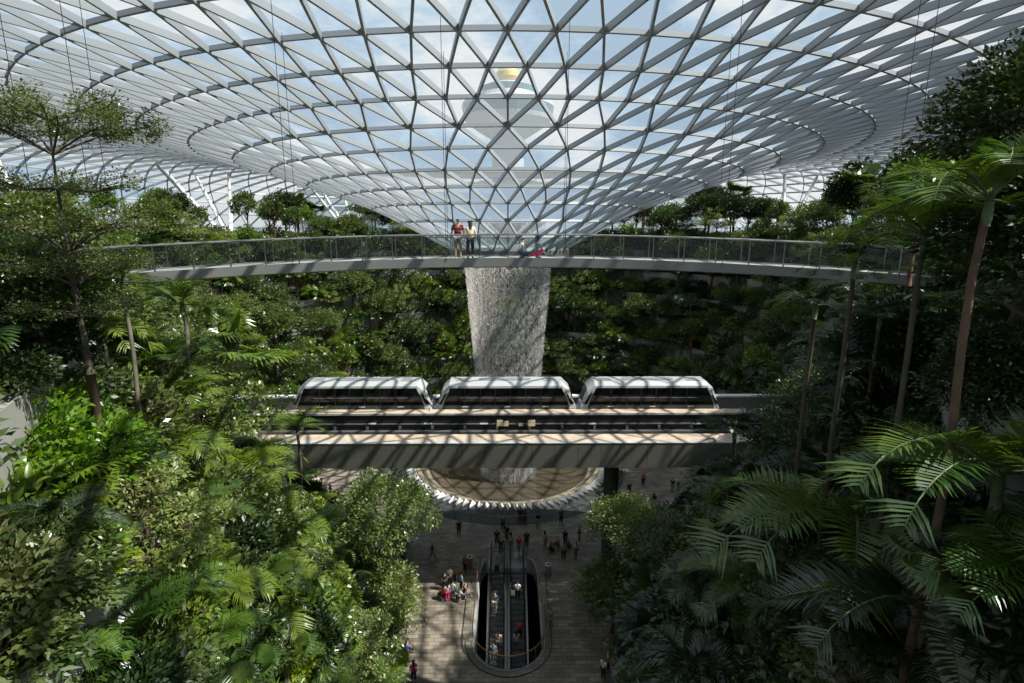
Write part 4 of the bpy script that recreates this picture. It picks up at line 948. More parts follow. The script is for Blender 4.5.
for k in range(LEV):
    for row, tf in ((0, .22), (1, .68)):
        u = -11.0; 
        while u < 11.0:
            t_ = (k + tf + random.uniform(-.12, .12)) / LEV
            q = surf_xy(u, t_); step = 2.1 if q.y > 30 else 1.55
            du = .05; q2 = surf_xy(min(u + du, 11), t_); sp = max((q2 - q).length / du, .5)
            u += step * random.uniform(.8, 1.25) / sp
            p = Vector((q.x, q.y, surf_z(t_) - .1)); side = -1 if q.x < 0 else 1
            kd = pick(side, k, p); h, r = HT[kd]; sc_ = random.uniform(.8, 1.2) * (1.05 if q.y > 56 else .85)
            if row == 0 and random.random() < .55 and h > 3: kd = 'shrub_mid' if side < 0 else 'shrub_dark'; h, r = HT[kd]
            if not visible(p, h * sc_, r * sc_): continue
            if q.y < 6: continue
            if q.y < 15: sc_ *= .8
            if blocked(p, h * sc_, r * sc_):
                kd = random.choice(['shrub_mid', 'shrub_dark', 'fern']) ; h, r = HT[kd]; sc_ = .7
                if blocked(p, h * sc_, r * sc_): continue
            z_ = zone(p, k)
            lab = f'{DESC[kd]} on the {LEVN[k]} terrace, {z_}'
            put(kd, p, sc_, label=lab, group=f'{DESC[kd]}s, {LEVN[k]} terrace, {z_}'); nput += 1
    # creepers over each wall
    u = -11.0
    while u < 11.0:
        q = surf_xy(u, k / LEV - .012 / 1); du = .05; q2 = surf_xy(min(u + du, 11), k / LEV - .012); sp = max((q2 - q).length / du, .5)
        zt_ = k * LH + LH * .62 + .1; p = Vector((q.x, q.y, zt_)); ang = math.atan2((q2 - q).y, (q2 - q).x)
        if visible(p, 1, 1.3) and random.random() < (.5 if q.y > 50 else .75) and q.y > 12 and not (abs(q.x) < GX and 36 < q.y < 48.5 and 9 < zt_ < 17):
            kd = 'creeper_mid' if random.random() < (.6 if q.x < 0 else .3) else 'creeper_dark'; z_ = zone(p, k)
            put(kd, p, random.uniform(.8, 1.25), rz=ang + PI, label=f'{DESC[kd]} hanging on the {LEVN[k]} terrace wall, {z_}', group=f'{DESC[kd]}s on the {LEVN[k]} wall, {z_}')
        u += 2.3 * random.uniform(.8, 1.4) / sp
print('scattered', nput, COUNT)

# ================================================================== singled-out plants
GRID = []
for i in range(-110, 111):
    for j in range(0, 61):
        q = surf_xy(i / 10, j / 60); GRID.append((q.x, q.y, surf_z(j / 60)))
GA = np.array(GRID)
def ground_z(x, y):
    d = (GA[:, 0] - x) ** 2 + (GA[:, 1] - y) ** 2; i = int(d.argmin())
    if d[i] > 1.5:      # plaza or upper floor
        r_in = min((GA[:, 0] ** 2 * 0 + d)); return L5 if math.hypot(x, y - 50) > 36 or y < 6 and d[i] > 1.5 else 0.0
    return float(GA[i, 2])
FM = {}
def get_fronds(mt, nl=40, ll=.30, lw=.021, tip=.24):
    key = (mt, nl, ll)
    if key not in FM:
        FM[key] = [frond_mesh('f', 900 + k + len(FM) * 7, mt, 1.0, nl=nl, ll=ll, lw=lw, tip=tip, lift=li, droop=dr, side=sd) for k, (li, dr, sd) in enumerate(((1.25, 1.35, .1), (1.0, 1.45, -.1), (.7, 1.3, .12), (.35, 1.1, -.12), (.0, .85, .05)))]
    return FM[key]
def on_slope(x_, y_, h):
    Y = 4.0
    while Y < 60:
        c = atY(x_, y_, Y); g_ = ground_z(c.x, c.y)
        if c.z - g_ <= h: return Y
        Y += .25
    return Y
def hero_palm(x_, y_, Y, L, nf, mt, label, trunk='trunk_grey', tr=.09, rz=0.0, gz=None, flat=0, **k):
    if Y < 0:       # stands on the slope: -Y is its height, L its spread on the picture in pixels
        Y = on_slope(x_, y_, -Y); L = L * (px(atY(x_, y_, Y))[2]) / FPX
    c = atY(x_, y_, Y); gz = ground_z(c.x, c.y) if gz is None else gz
    gz = min(gz, c.z - .4)
    root = empty('palm_tree', (c.x, c.y, gz), 0, label, 'palm'); h = c.z - gz
    fr = get_fronds(mt, **k)
    rg = random.Random(int(x_ * 7 + y_))
    for i in range(nf):
        v = min(4, int(((i * .618) % 1) * 4.99) + (flat if i % 2 else 0)); o = bpy.data.objects.new('frond', fr[v]); COL.objects.link(o); o.parent = root
        o.location = (0, 0, h); o.rotation_euler = (rg.uniform(-.15, .15), rg.uniform(-.12, .12), rz + i * 2.4 + rg.uniform(-.15, .15)); s_ = L * rg.uniform(.85, 1.1); o.scale = (s_, s_, s_)
    m2 = MB(); n = 9; wob = [(tr * .6 * math.sin(i * 1.1 + x_), tr * .6 * math.cos(i * .9), h * i / (n - 1)) for i in range(n)]; wob[-1] = (0, 0, h); wob[0] = (wob[0][0], wob[0][1], -1.2)
    m2.tube(wob, [tr * (1.25 - .35 * i / (n - 1)) for i in range(n)], 10)
    m2.build('trunk', MAT[trunk], root, smooth=True)
    m3 = MB(); m3.tube([(0, 0, h - min(.4, h * .4)), (0, 0, h - .2), (0, 0, h + .1)], [tr * .95, tr * 1.15, tr * .7], 10); m3.build('crownshaft', MAT['stem_green'], root, smooth=True)
    return root
def hero_tree(kind, x_, y_, Y, s_, label, cz, trunkm='trunk_brown', tr=.12, base=None, rz=0, lean=(0, 0)):
    """cz = height of the crown's middle above the prototype's foot"""
    c = atY(x_, y_, Y); gz = ground_z(c.x, c.y) if base is None else base
    name, parts = PROTO[kind]; root = empty(name, (c.x, c.y, gz), 0, label, 'tree')
    off = c.z - cz * s_ - gz
    for pn, me in parts:
        o = bpy.data.objects.new('branches' if pn == 'trunk' else pn, me); COL.objects.link(o); o.parent = root; o.location = (0, 0, off); o.scale = (s_,) * 3; o.rotation_euler = (0, 0, rz)
    if off > .05:
        m2 = MB(); m2.tube([(lean[0], lean[1], -1.2), (lean[0] * .4, lean[1] * .5, off * .5), (0, 0, off + .1)], [tr * s_ * 1.4, tr * s_ * 1.3, tr * s_ * 1.22], 10); m2.build('trunk', MAT[trunkm], root, smooth=True)
    return root
shrub('lime_fine', 73, 'leaf_lime', 1.3, 1.4, 80, 75, .115, name='lime_shrub'); HT['lime_fine'] = (1.5, 1.3)
shrub('near_olive', 74, 'leaf_mid', 1.4, 1.5, 80, 75, .12, name='leafy_shrub'); HT['near_olive'] = (1.6, 1.4)
round_tree('near_dark', 72, 'leaf_dark', 6.0, 2.3, 150, 120, .15, trunkm='trunk_dark')
tiered('tall_tier', 71, 'leaf_olive', [(1.6, 1.3, .8), (2.5, 1.5, .9), (3.3, 1.7, .9), (4.15, 1.5, .8), (5.35, 2.1, 1.2), (5.75, 1.3, 1.2)], 5.6, .075, 120, 'trunk_dark', .06, ncl=62, cR=.30, flat=.75)
hero_tree('tall_tier', 50, 128, 12.0, 1.0, 'tall flat-tiered fine-leaved tree rising above the bridge at the left edge', 5.4, tr=.08)
hero_tree('tier_light', 218, 400, 24, 1.25, 'pale green flat-topped tree left of the first train car, above the viaduct end', 3.4)
hero_tree('tier_light', 150, 330, 26, 1.0, 'pale flat-topped tree below the left end of the footbridge', 3.4)
hero_tree('round_light', 372, 606, 32, 1.2, 'pale green round tree on the plaza left of the escalator opening', 3.4, base=0)
hero_tree('round_light', 384, 510, 35.0, 1.22, 'pale green round tree in front of the viaduct, left of the pool', 3.5, base=0, rz=1)
hero_tree('round_light', 628, 526, 35.2, 1.0, 'light green round tree in front of the viaduct, right of the pool', 3.4, base=0, rz=2)
hero_tree('round_mid', 613, 592, 33.5, 1.05, 'mid green round tree on the plaza right of the escalator opening', 3.3, base=0)
hero_tree('round_mid', 668, 545, 36, 1.2, 'mid green round tree right of the plaza, behind the nearer round tree', 3.3)
hero_tree('round_mid', 655, 610, 30, 1.0, 'mid green round tree lowest on the right edge of the plaza', 3.3)
hero_tree('round_light', 330, 560, 34, 1.0, 'pale green round tree at the left edge of the plaza, behind the nearer one', 3.4)
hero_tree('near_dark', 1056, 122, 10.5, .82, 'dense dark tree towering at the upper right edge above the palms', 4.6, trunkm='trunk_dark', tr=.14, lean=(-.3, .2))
hero_tree('near_dark', 1085, 235, 9.5, .9, 'dense dark tree added for shade at the right edge beside the tall palm', 4.6, trunkm='trunk_dark', tr=.14)  # extra tree centred beyond the frame, added to shade the near right slope
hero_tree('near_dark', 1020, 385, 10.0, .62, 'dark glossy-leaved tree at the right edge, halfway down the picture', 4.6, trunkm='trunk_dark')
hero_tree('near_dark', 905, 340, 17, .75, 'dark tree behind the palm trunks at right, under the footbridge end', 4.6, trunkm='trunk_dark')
hero_tree('round_mid', 30, 300, 13, .7, 'mid green tree under the left end of the footbridge, at the picture edge', 3.3)
hero_tree('round_mid', 20, 235, 17, .75, 'mid green tree behind the tall tiered tree, beside the footbridge end', 3.3)
hero_tree('slender_bright', 925, 178, 20, .9, 'small lime green tree top behind the tall right palm', 4.4)
hero_palm(122, 282, 15, 1.7, 13, 'palm_mid', 'slim grey-trunked feather palm just under the footbridge at left', tr=.055)
hero_palm(98, 300, 17, 1.6, 12, 'palm_dark', 'dark slim feather palm left of the grey-trunked one at left', tr=.05, trunk='trunk_dark')
hero_palm(182, 305, 21, 2.0, 13, 'palm_mid', 'feather palm directly below the left stretch of the footbridge')
hero_palm(160, 372, -2.2, 70, 14, 'palm_mid', 'bushy feather palm left of the pale flat-topped tree')
hero_palm(297, 428, 31, 2.6, 14, 'palm_bright', 'feather palm standing in front of the left end of the viaduct', tr=.09, trunk='trunk_dark')
hero_palm(250, 470, -2.5, 55, 12, 'palm_mid', 'feather palm below the left end of the viaduct')
hero_palm(185, 512, -1.6, 85, 15, 'palm_mid', 'large blue-green feather palm in the middle of the left slope', flat=0)
hero_palm(180, 592, -1.5, 75, 12, 'palm_bright', 'bright sunlit feather palm low on the left slope')
hero_palm(262, 590, -1.6, 65, 14, 'palm_mid', 'feather palm low on the left slope beside the pale round trees')
hero_palm(55, 520, -1.5, 70, 12, 'palm_dark', 'dark feather palm near the left edge below the lime bush')
hero_palm(120, 455, -2.0, 60, 12, 'palm_dark', 'dark feather palm right of the lime bush at left')
hero_palm(285, 655, -1.5, 50, 12, 'palm_mid', 'feather palm at the lower edge left of the plaza')
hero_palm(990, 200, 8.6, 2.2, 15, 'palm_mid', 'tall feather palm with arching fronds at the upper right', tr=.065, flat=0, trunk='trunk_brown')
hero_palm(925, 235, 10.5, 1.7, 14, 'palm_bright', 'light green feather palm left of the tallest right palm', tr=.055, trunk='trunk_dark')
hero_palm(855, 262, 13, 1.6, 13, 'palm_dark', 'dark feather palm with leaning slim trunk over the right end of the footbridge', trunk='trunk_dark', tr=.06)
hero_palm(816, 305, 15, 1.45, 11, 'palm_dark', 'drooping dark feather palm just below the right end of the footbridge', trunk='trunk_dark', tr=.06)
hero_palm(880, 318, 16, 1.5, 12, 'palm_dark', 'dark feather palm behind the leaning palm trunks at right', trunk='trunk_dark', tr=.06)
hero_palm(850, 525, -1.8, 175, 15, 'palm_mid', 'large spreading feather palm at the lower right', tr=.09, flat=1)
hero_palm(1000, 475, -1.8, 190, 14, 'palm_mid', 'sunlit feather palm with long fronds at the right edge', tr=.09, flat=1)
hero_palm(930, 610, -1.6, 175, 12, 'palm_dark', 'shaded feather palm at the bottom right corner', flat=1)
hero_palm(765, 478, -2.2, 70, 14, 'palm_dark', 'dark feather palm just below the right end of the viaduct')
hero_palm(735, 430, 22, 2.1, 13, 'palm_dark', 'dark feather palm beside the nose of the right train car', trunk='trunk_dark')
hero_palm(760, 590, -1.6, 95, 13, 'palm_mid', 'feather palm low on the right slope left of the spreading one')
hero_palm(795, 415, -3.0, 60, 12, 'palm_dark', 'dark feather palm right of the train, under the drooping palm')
def hero(kind, x_, y_, Y, s_, label, mats=None):
    if True:
        Y2 = on_slope(x_, y_, HT[kind][0] * s_ * .6); s_ *= Y2 / Y; Y = Y2
    c = atY(x_, y_, Y); g_ = ground_z(c.x, c.y); h, r = HT[kind]
    name, parts = PROTO[kind]
    o = put(kind, (c.x, c.y, c.z - h * s_ * .5), s_, label=label, mats=mats); return o
hero('lime_fine', 42, 438, 9.5, 1.2, 'lime green sunlit bush at the left edge', )
hero('lime_fine', 90, 425, 12, .7, 'smaller lime green bush right of the big one at the left edge')
hero('fan_bright', 226, 352, 22, 1.15, 'light green fan palm between the footbridge and the pale flat-topped tree')
hero('fan_bright', 262, 362, 26, 1.0, 'light green fan palm left of the first train car roof')
hero('fan_low', 200, 335, 25, 1.0, 'mid green fan palm behind the light green one at left')
hero('fan_low', 872, 282, 14, .8, 'dark fan palm below the right end of the footbridge')
hero('philodendron', 70, 600, 8.5, .8, 'cut-leaved plant low at the left edge')
hero('philodendron', 125, 635, 9.5, .8, 'cut-leaved plant at the bottom left, right of its like')
hero('philodendron', 30, 655, 7.5, .7, 'cut-leaved plant in the bottom left corner')
hero('philodendron', 150, 560, 11, .8, 'cut-leaved plant between the two large left palms')
hero('big_leaf', 55, 555, 8.2, .8, 'bright broad-leaved plant above the cut-leaved ones at left')
hero('near_olive', 25, 560, 8.2, .9, 'mid green fine-leaved bush at the left edge below the lime bush')
hero('big_leaf', 15, 500, 8.2, .8, 'bright broad-leaved plant at the left edge below the lime bush')
hero('shrub_dark', 12, 370, 13, .6, 'dark shrub at the left edge above the lime bush')
hero('shrub_mid', 48, 398, 12, .7, 'mid green shrub between the tall tiered trunk and the left edge')
hero('shrub_olive', 72, 375, 13, .7, 'olive shrub left of the tall tiered trunk')
hero('fern', 60, 640, 7.0, .7, 'bright fern in the bottom left corner')
# ---- planting on the upper floor, far rim and sides
random.seed(77)
COLPX = [(px((AX[0] + sg * 50 * math.sin(math.radians(a)), AX[1] + 50 * math.cos(math.radians(a)), L5 + 4))[0], AX[1] + 48 * math.cos(math.radians(a))) for sg in (-1, 1) for a in (36, 62, 97)]
RIMD = {'rim_tree': 'dense dark tree', 'fan_tall': 'tall fan palm', 'slender_bright': 'slender light green tree', 'round_dark': 'dark round-crowned tree', 'slender_red': 'slender red-trunked tree', 'palm_tall': 'grey-trunked feather palm', 'tier_mid': 'flat-tiered tree',
        'shrub_dark': 'dark shrub', 'shrub_mid': 'mid green shrub', 'shrub_bright': 'fresh green shrub', 'shrub_olive': 'olive shrub'}
def rim_zone(p):
    x, y, d = px(p)
    s_ = 'left' if p.x < 0 else 'right'
    if x < 60 or x > 960: return f'at the {s_} picture edge'
    if x < 200 or x > 820: return f'far out at {s_}'
    if x < 330 or x > 690: return f'midway out at {s_}'
    return f'close to the funnel at {s_}'
for t_, step, kinds in ((1.05, 2.3, ('shrub_mid', 'shrub_dark', 'shrub_bright', 'shrub_olive')), (1.16, 3.6, ('slender_bright', 'slender_red', 'fan_tall', 'shrub_mid', 'round_dark', 'shrub_bright', 'tier_mid')), (1.48, 2.4, ('shrub_dark', 'shrub_mid', 'shrub_olive')), (1.34, 3.8, ('rim_tree', 'rim_tree', 'round_dark', 'fan_tall', 'slender_bright', 'rim_tree')), (1.6, 4.6, ('rim_tree', 'round_dark', 'rim_tree', 'shrub_dark'))):
    u = -11.0
    while u < 11:
        q = surf_xy(u, t_); q2 = surf_xy(min(u + .05, 11), t_); sp = max((q2 - q).length / .05, .5); u += step * random.uniform(.75, 1.3) / sp
        if q.y < 22 or math.hypot(q.x, q.y - AX[1]) > 70: continue
        q = q + Vector((random.uniform(-.8, .8), random.uniform(-.8, .8)))
        kd = random.choice(kinds); s_ = random.uniform(.8, 1.3); p = Vector((q.x, q.y, L5)); h, r = HT[kd]; s_ *= 1.18 if h > 3 else 1.1
        if t_ > 1.2: s_ *= 1.05
        if h > 3 and q.y < 60 and abs(px(p)[0] - 512) < 330: continue
        if h > 3 and min(math.dist((q.x, q.y), (AX[0] + sg * 48 * math.sin(math.radians(a)), AX[1] + 48 * math.cos(math.radians(a)))) for sg in (-1, 1) for a in (36, 62, 97)) < 3.2: continue
        if not visible(p, h * s_, r * s_): continue
        tx_, ty_, td_ = px(p + Vector((0, 0, h * s_)))
        if h > 3 and td_ > 0 and ty_ < 186 and tx_ < 835: continue
        if h > 3 and any(abs(px(p)[0] - cx_) < 22 and p.y < cy_ + 4 for cx_, cy_ in COLPX): continue
        z_ = rim_zone(p)
        row = {1.05: 'front row', 1.16: 'second row', 1.34: 'third row', 1.48: 'hedge row', 1.6: 'back row'}[t_]
        put(kd, p, s_, label=f'{RIMD[kd]} in the rim {row}, {z_}', group=f'{RIMD[kd]}s, rim {row}, {z_}')
# hanging red flowering clumps seen at the left under the footbridge

# ================================================================== people
def skin_mesh(name, pts, edges, rad, root=0, sub=1, mt=None):
    me = bpy.data.meshes.new('tmp'); me.from_pydata(pts, edges, []); o = bpy.data.objects.new('tmp', me); COL.objects.link(o)
    sm = o.modifiers.new('s', 'SKIN'); sm.use_smooth_shade = True
    sv = me.skin_vertices[0].data
    for i, r in enumerate(rad): sv[i].radius = (r, r) if not hasattr(r, '__len__') else r; sv[i].use_root = (i == root)
    ss = o.modifiers.new('u', 'SUBSURF'); ss.levels = sub; ss.render_levels = sub
    dg = bpy.context.evaluated_depsgraph_get(); res = bpy.data.meshes.new_from_object(o.evaluated_get(dg)); res.name = name
    bpy.data.objects.remove(o); bpy.data.meshes.remove(me)
    res.materials.clear(); res.materials.append(mt); return res
mat('skin', (.42, .25, .17), .5); mat('skin_light', (.60, .40, .29), .5)
mat('hair_black', (.012, .01, .009), .45); mat('hair_brown', (.06, .035, .02), .5)
CLO = {'black': (.012, .012, .014), 'white': (.72, .72, .72), 'red': (.50, .02, .02), 'maroon': (.20, .015, .03), 'blue': (.06, .16, .42), 'light_blue': (.28, .45, .60), 'navy': (.015, .025, .07), 'grey': (.20, .20, .21), 'cream': (.65, .55, .42),
       'khaki': (.30, .23, .14), 'pink': (.75, .04, .22), 'orange': (.65, .20, .03), 'yellow': (.60, .65, .05), 'green': (.05, .20, .08), 'brown': (.13, .07, .04), 'denim': (.07, .11, .20)}
for k, v in CLO.items(): mat('cloth_' + k, v, .85)
def pose(armL=((.24, .0, 1.13), (.25, .06, .88)), armR=((-.24, 0, 1.13), (-.25, .06, .88)), legL=((.10, .03, .50), (.10, -.02, .09)), legR=((-.10, .03, .50), (-.10, -.02, .09)), hipz=.94, lean=0.0, headfwd=.02, hip_y=0.0):
    J = {}; J['pelvis'] = (0, hip_y, hipz); J['waist'] = (0, hip_y + lean * .3, hipz + .16); J['chest'] = (0, hip_y + lean * .7, hipz + .36); J['neck'] = (0, hip_y + lean, hipz + .52)
    dz = hipz - .94; J['head'] = (0, hip_y + lean + headfwd, hipz + .66); J['top'] = (0, hip_y + lean + headfwd, hipz + .74); J['nose'] = (0, hip_y + lean + headfwd + .105, hipz + .645)
    for s_, n, arm, leg in ((1, 'L', armL, legL), (-1, 'R', armR, legR)):
        J['sh' + n] = (.17 * s_, hip_y + lean * .9, hipz + .46); J['el' + n] = tuple(np.add(arm[0], (0, hip_y + lean * .8, dz))); J['wr' + n] = tuple(np.add(arm[1], (0, hip_y + lean * .8, dz)))
        J['hip' + n] = (.09 * s_, hip_y, hipz - .05); J['kn' + n] = leg[0]; J['an' + n] = leg[1]; a = leg[1]; J['toe' + n] = (a[0] * 1.08, a[1] + .15, max(.03, a[2] - .055)); J['heel' + n] = (a[0], a[1] - .04, max(.03, a[2] - .06))
    return J
def build_pose(J, long_hair=False):
    names = list(J); P = [J[n] for n in names]; ix = {n: i for i, n in enumerate(names)}
    E_ = [('pelvis', 'waist'), ('waist', 'chest'), ('chest', 'neck'), ('neck', 'head'), ('head', 'top'), ('head', 'nose')]
    R = {'pelvis': (.15, .11), 'waist': (.125, .095), 'chest': (.15, .105), 'neck': .052, 'head': (.082, .10), 'top': (.06, .07), 'nose': .018}
    for n in 'LR':
        E_ += [('chest', 'sh' + n), ('sh' + n, 'el' + n), ('el' + n, 'wr' + n), ('pelvis', 'hip' + n), ('hip' + n, 'kn' + n), ('kn' + n, 'an' + n), ('an' + n, 'toe' + n)]
        R.update({'sh' + n: .06, 'el' + n: .042, 'wr' + n: .028, 'hip' + n: .095, 'kn' + n: .062, 'an' + n: .042, 'toe' + n: .032, 'heel' + n: .035}); E_.append(('an' + n, 'heel' + n))
    E2 = [(ix[a], ix[b]) for a, b in E_]; rad = [R[n] for n in names]
    for n, s_ in (('L', 1), ('R', -1)):      # palm, four fingers and a thumb
        w_ = np.array(J['wr' + n]); d = w_ - np.array(J['el' + n]); d /= np.linalg.norm(d); f = np.array([0, 1.0, 0]) - d * d[1]; f /= np.linalg.norm(f) + 1e-9
        palm = w_ + d * .07; P.append(tuple(palm)); rad.append((.035, .02)); pi_ = len(P) - 1; E2.append((ix['wr' + n], pi_))
        for k, (o_, l_) in enumerate(((.028, .07), (.010, .08), (-.009, .075), (-.027, .058))):
            a = palm + d * .025 + f * o_; b_ = a + d * l_ * .6; inn = np.cross(d, f) * s_; c_ = b_ + d * l_ * .3 + inn * .012
            P += [tuple(a), tuple(b_), tuple(c_)]; rad += [.010, .009, .007]; q = len(P); E2 += [(pi_, q - 3), (q - 3, q - 2), (q - 2, q - 1)]
        a = w_ + d * .03 + f * .035; b_ = a + d * .035 + f * .022; P += [tuple(a), tuple(b_)]; rad += [.012, .009]; q = len(P); E2 += [(pi_, q - 2), (q - 2, q - 1)]
    body = skin_mesh('body', P, E2, rad, ix['pelvis'], 1, MAT['skin'])
    def sub(ns, es, rr, name, m_):
        return skin_mesh(name, [n if isinstance(n, tuple) else J[n] for n in ns], es, rr, 0, 1, MAT[m_])
    mid = lambda a, b, f: tuple(np.array(J[a]) * (1 - f) + np.array(J[b]) * f)
    nb = tuple(np.array(J['neck']) - np.array([0, 0, .03])); lowp = tuple(np.array(J['pelvis']) - np.array([0, 0, .03]))
    shirt = sub([lowp, 'waist', 'chest', nb, 'shL', mid('shL', 'elL', .75), 'shR', mid('shR', 'elR', .75)], [(0, 1), (1, 2), (2, 3), (2, 4), (4, 5), (2, 6), (6, 7)], [(.172, .13), (.15, .118), (.172, .125), .068, .078, .066, .078, .066], 'shirt', 'cloth_grey')
    long_ = sub([lowp, 'waist', 'chest', nb, 'shL', 'elL', mid('elL', 'wrL', .85), 'shR', 'elR', mid('elR', 'wrR', .85)], [(0, 1), (1, 2), (2, 3), (2, 4), (4, 5), (5, 6), (2, 7), (7, 8), (8, 9)], [(.178, .135), (.155, .12), (.175, .125), .068, .078, .056, .044, .078, .056, .044], 'jacket', 'cloth_grey')
    trs = sub(['pelvis', 'hipL', 'knL', mid('knL', 'anL', .9), 'hipR', 'knR', mid('knR', 'anR', .9)], [(0, 1), (1, 2), (2, 3), (0, 4), (4, 5), (5, 6)], [(.158, .12), .108, .078, .06, .108, .078, .06], 'trousers', 'cloth_navy')
    sho = sub(['pelvis', 'hipL', mid('hipL', 'knL', .95), 'hipR', mid('hipR', 'knR', .95)], [(0, 1), (1, 2), (0, 3), (3, 4)], [(.16, .122), .115, .095, .115, .095], 'shorts', 'cloth_grey')
    hd = np.array(J['head']); 
    hair = skin_mesh('hair', [tuple(hd + [0, -.03, .012]), tuple(hd + [0, -.02, .085])], [(0, 1)], [(.100, .10), (.08, .085)], 0, 1, MAT['hair_black'])
    hl_ = skin_mesh('hair', [tuple(hd + [0, -.03, .012]), tuple(hd + [0, -.02, .085]), tuple(hd + [0, -.07, -.08]), tuple(hd + [0, -.10, -.30])], [(0, 1), (0, 2), (2, 3)], [(.100, .10), (.08, .085), (.09, .06), (.06, .035)], 0, 1, MAT['hair_black'])
    shoes = []
    for n in 'LR': shoes.append(skin_mesh('shoe', [J['heel' + n], mid('heel' + n, 'toe' + n, .5), J['toe' + n]], [(0, 1), (1, 2)], [.042, .045, .038], 0, 1, MAT['cloth_black']))
    return dict(body=body, shirt=shirt, jacket=long_, trousers=trs, shorts=sho, hair=hair, long_hair=hl_, shoes=shoes)
POSES = {
    'stand': build_pose(pose()),
    'lean': build_pose(pose(armL=((.22, .10, 1.16), (.13, .30, 1.06)), armR=((-.22, .10, 1.16), (-.10, .30, 1.06)), lean=.06)),
    'walk': build_pose(pose(armL=((.24, -.10, 1.14), (.24, .02, .90)), armR=((-.24, .12, 1.15), (-.22, .30, .98)), legL=((.09, .20, .52), (.10, .26, .10)), legR=((-.09, -.04, .50), (-.10, -.32, .16)), hipz=.91, lean=.05)),
    'phone': build_pose(pose(armL=((.23, .08, 1.16), (.10, .30, 1.26)), armR=((-.23, .08, 1.16), (-.06, .30, 1.24)), headfwd=.06)),
    'sit': build_pose(pose(armL=((.22, .12, 1.16), (.12, .30, 1.02)), armR=((-.22, .12, 1.16), (-.10, .32, 1.02)), legL=((.12, .42, .50), (.12, .46, .09)), legR=((-.12, .42, .50), (-.12, .46, .09)), hipz=.50, lean=.06)),
    'squat': build_pose(pose(armL=((.23, .14, 1.12), (.13, .32, .98)), armR=((-.23, .14, 1.12), (-.13, .32, .98)), legL=((.17, .34, .42), (.13, .10, .09)), legR=((-.17, .34, .42), (-.13, .10, .09)), hipz=.26, lean=.12)),
}
def person(loc, face, pz, top, bottom, label, h=1.72, group=None, hairm='hair_black', long_hair=False, jacket=False, shorts=False, skin='skin', shoe='black', parent_steps=None):
    s_ = h / 1.74; root = bpy.data.objects.new('person', None); COL.objects.link(root); root.location = loc; root.rotation_euler = (0, 0, face); root.scale = (s_ * 1.08, s_ * 1.08, s_); root.empty_display_size = .3
    tag(root, label, 'person', group); D_ = POSES[pz]
    def add(n, me, m_):
        o = bpy.data.objects.new(n, me); COL.objects.link(o); o.parent = root; o.material_slots[0].link = 'OBJECT'; o.material_slots[0].material = MAT[m_]; return o
    add('body', D_['body'], skin); sh = add('jacket' if jacket else 'shirt', D_['jacket' if jacket else 'shirt'], 'cloth_' + top)
    add('shorts' if shorts else 'trousers', D_['shorts' if shorts else 'trousers'], 'cloth_' + bottom)
    add('hair', D_['long_hair' if long_hair else 'hair'], hairm)
    for m_ in D_['shoes']: add('shoe', m_, 'cloth_' + shoe)
    return root
# striped shirt material of the man on the bridge
m = bpy.data.materials.new('cloth_striped'); m.use_nodes = True; t = m.node_tree; b = t.nodes['Principled BSDF']; b.inputs['Roughness'].default_value = .85
g = N(t, 'ShaderNodeTexCoord'); sx_ = N(t, 'ShaderNodeSeparateXYZ'); mt_ = N(t, 'ShaderNodeMath', operation='MULTIPLY'); mt_.inputs[1].default_value = 7.0; fr_ = N(t, 'ShaderNodeMath', operation='FRACT'); gt = N(t, 'ShaderNodeMath', operation='GREATER_THAN'); gt.inputs[1].default_value = .52
mx_ = N(t, 'ShaderNodeMix', data_type='RGBA'); mx_.inputs[6].default_value = (.34, .015, .03, 1); mx_.inputs[7].default_value = (.012, .012, .016, 1)
t.links.new(g.outputs['Object'], sx_.inputs[0]); t.links.new(sx_.outputs['Z'], mt_.inputs[0]); t.links.new(mt_.outputs[0], fr_.inputs[0]); t.links.new(fr_.outputs[0], gt.inputs[0]); t.links.new(gt.outputs[0], mx_.inputs[0]); t.links.new(mx_.outputs[2], b.inputs['Base Color']); MAT['cloth_striped'] = m
def on_bridge(x_, off):
    X = atY(x_, 250, 24 + off).x; q = bpt(X, off, -.05) + BO; return q
person(on_bridge(459.5, .9), 0, 'stand', 'striped', 'grey', 'person in striped red shirt and grey shorts standing on the footbridge, seen from behind', 1.80, shorts=True, shoe='white')
person(on_bridge(471.5, .9), .25, 'stand', 'cream', 'black', 'person with long dark hair in a cream jacket and dark trousers standing on the footbridge', 1.68, long_hair=True, jacket=True, hairm='hair_brown', skin='skin_light')
person(on_bridge(524.5, .9), 1.2, 'squat', 'white', 'denim', 'person in a white shirt crouching on the footbridge floor', 1.55, jacket=True)
person(on_bridge(534.5, .8), -1.3, 'squat', 'light_blue', 'pink', 'person in a light blue top and pink trousers crouching on the footbridge floor', 1.62, long_hair=True)
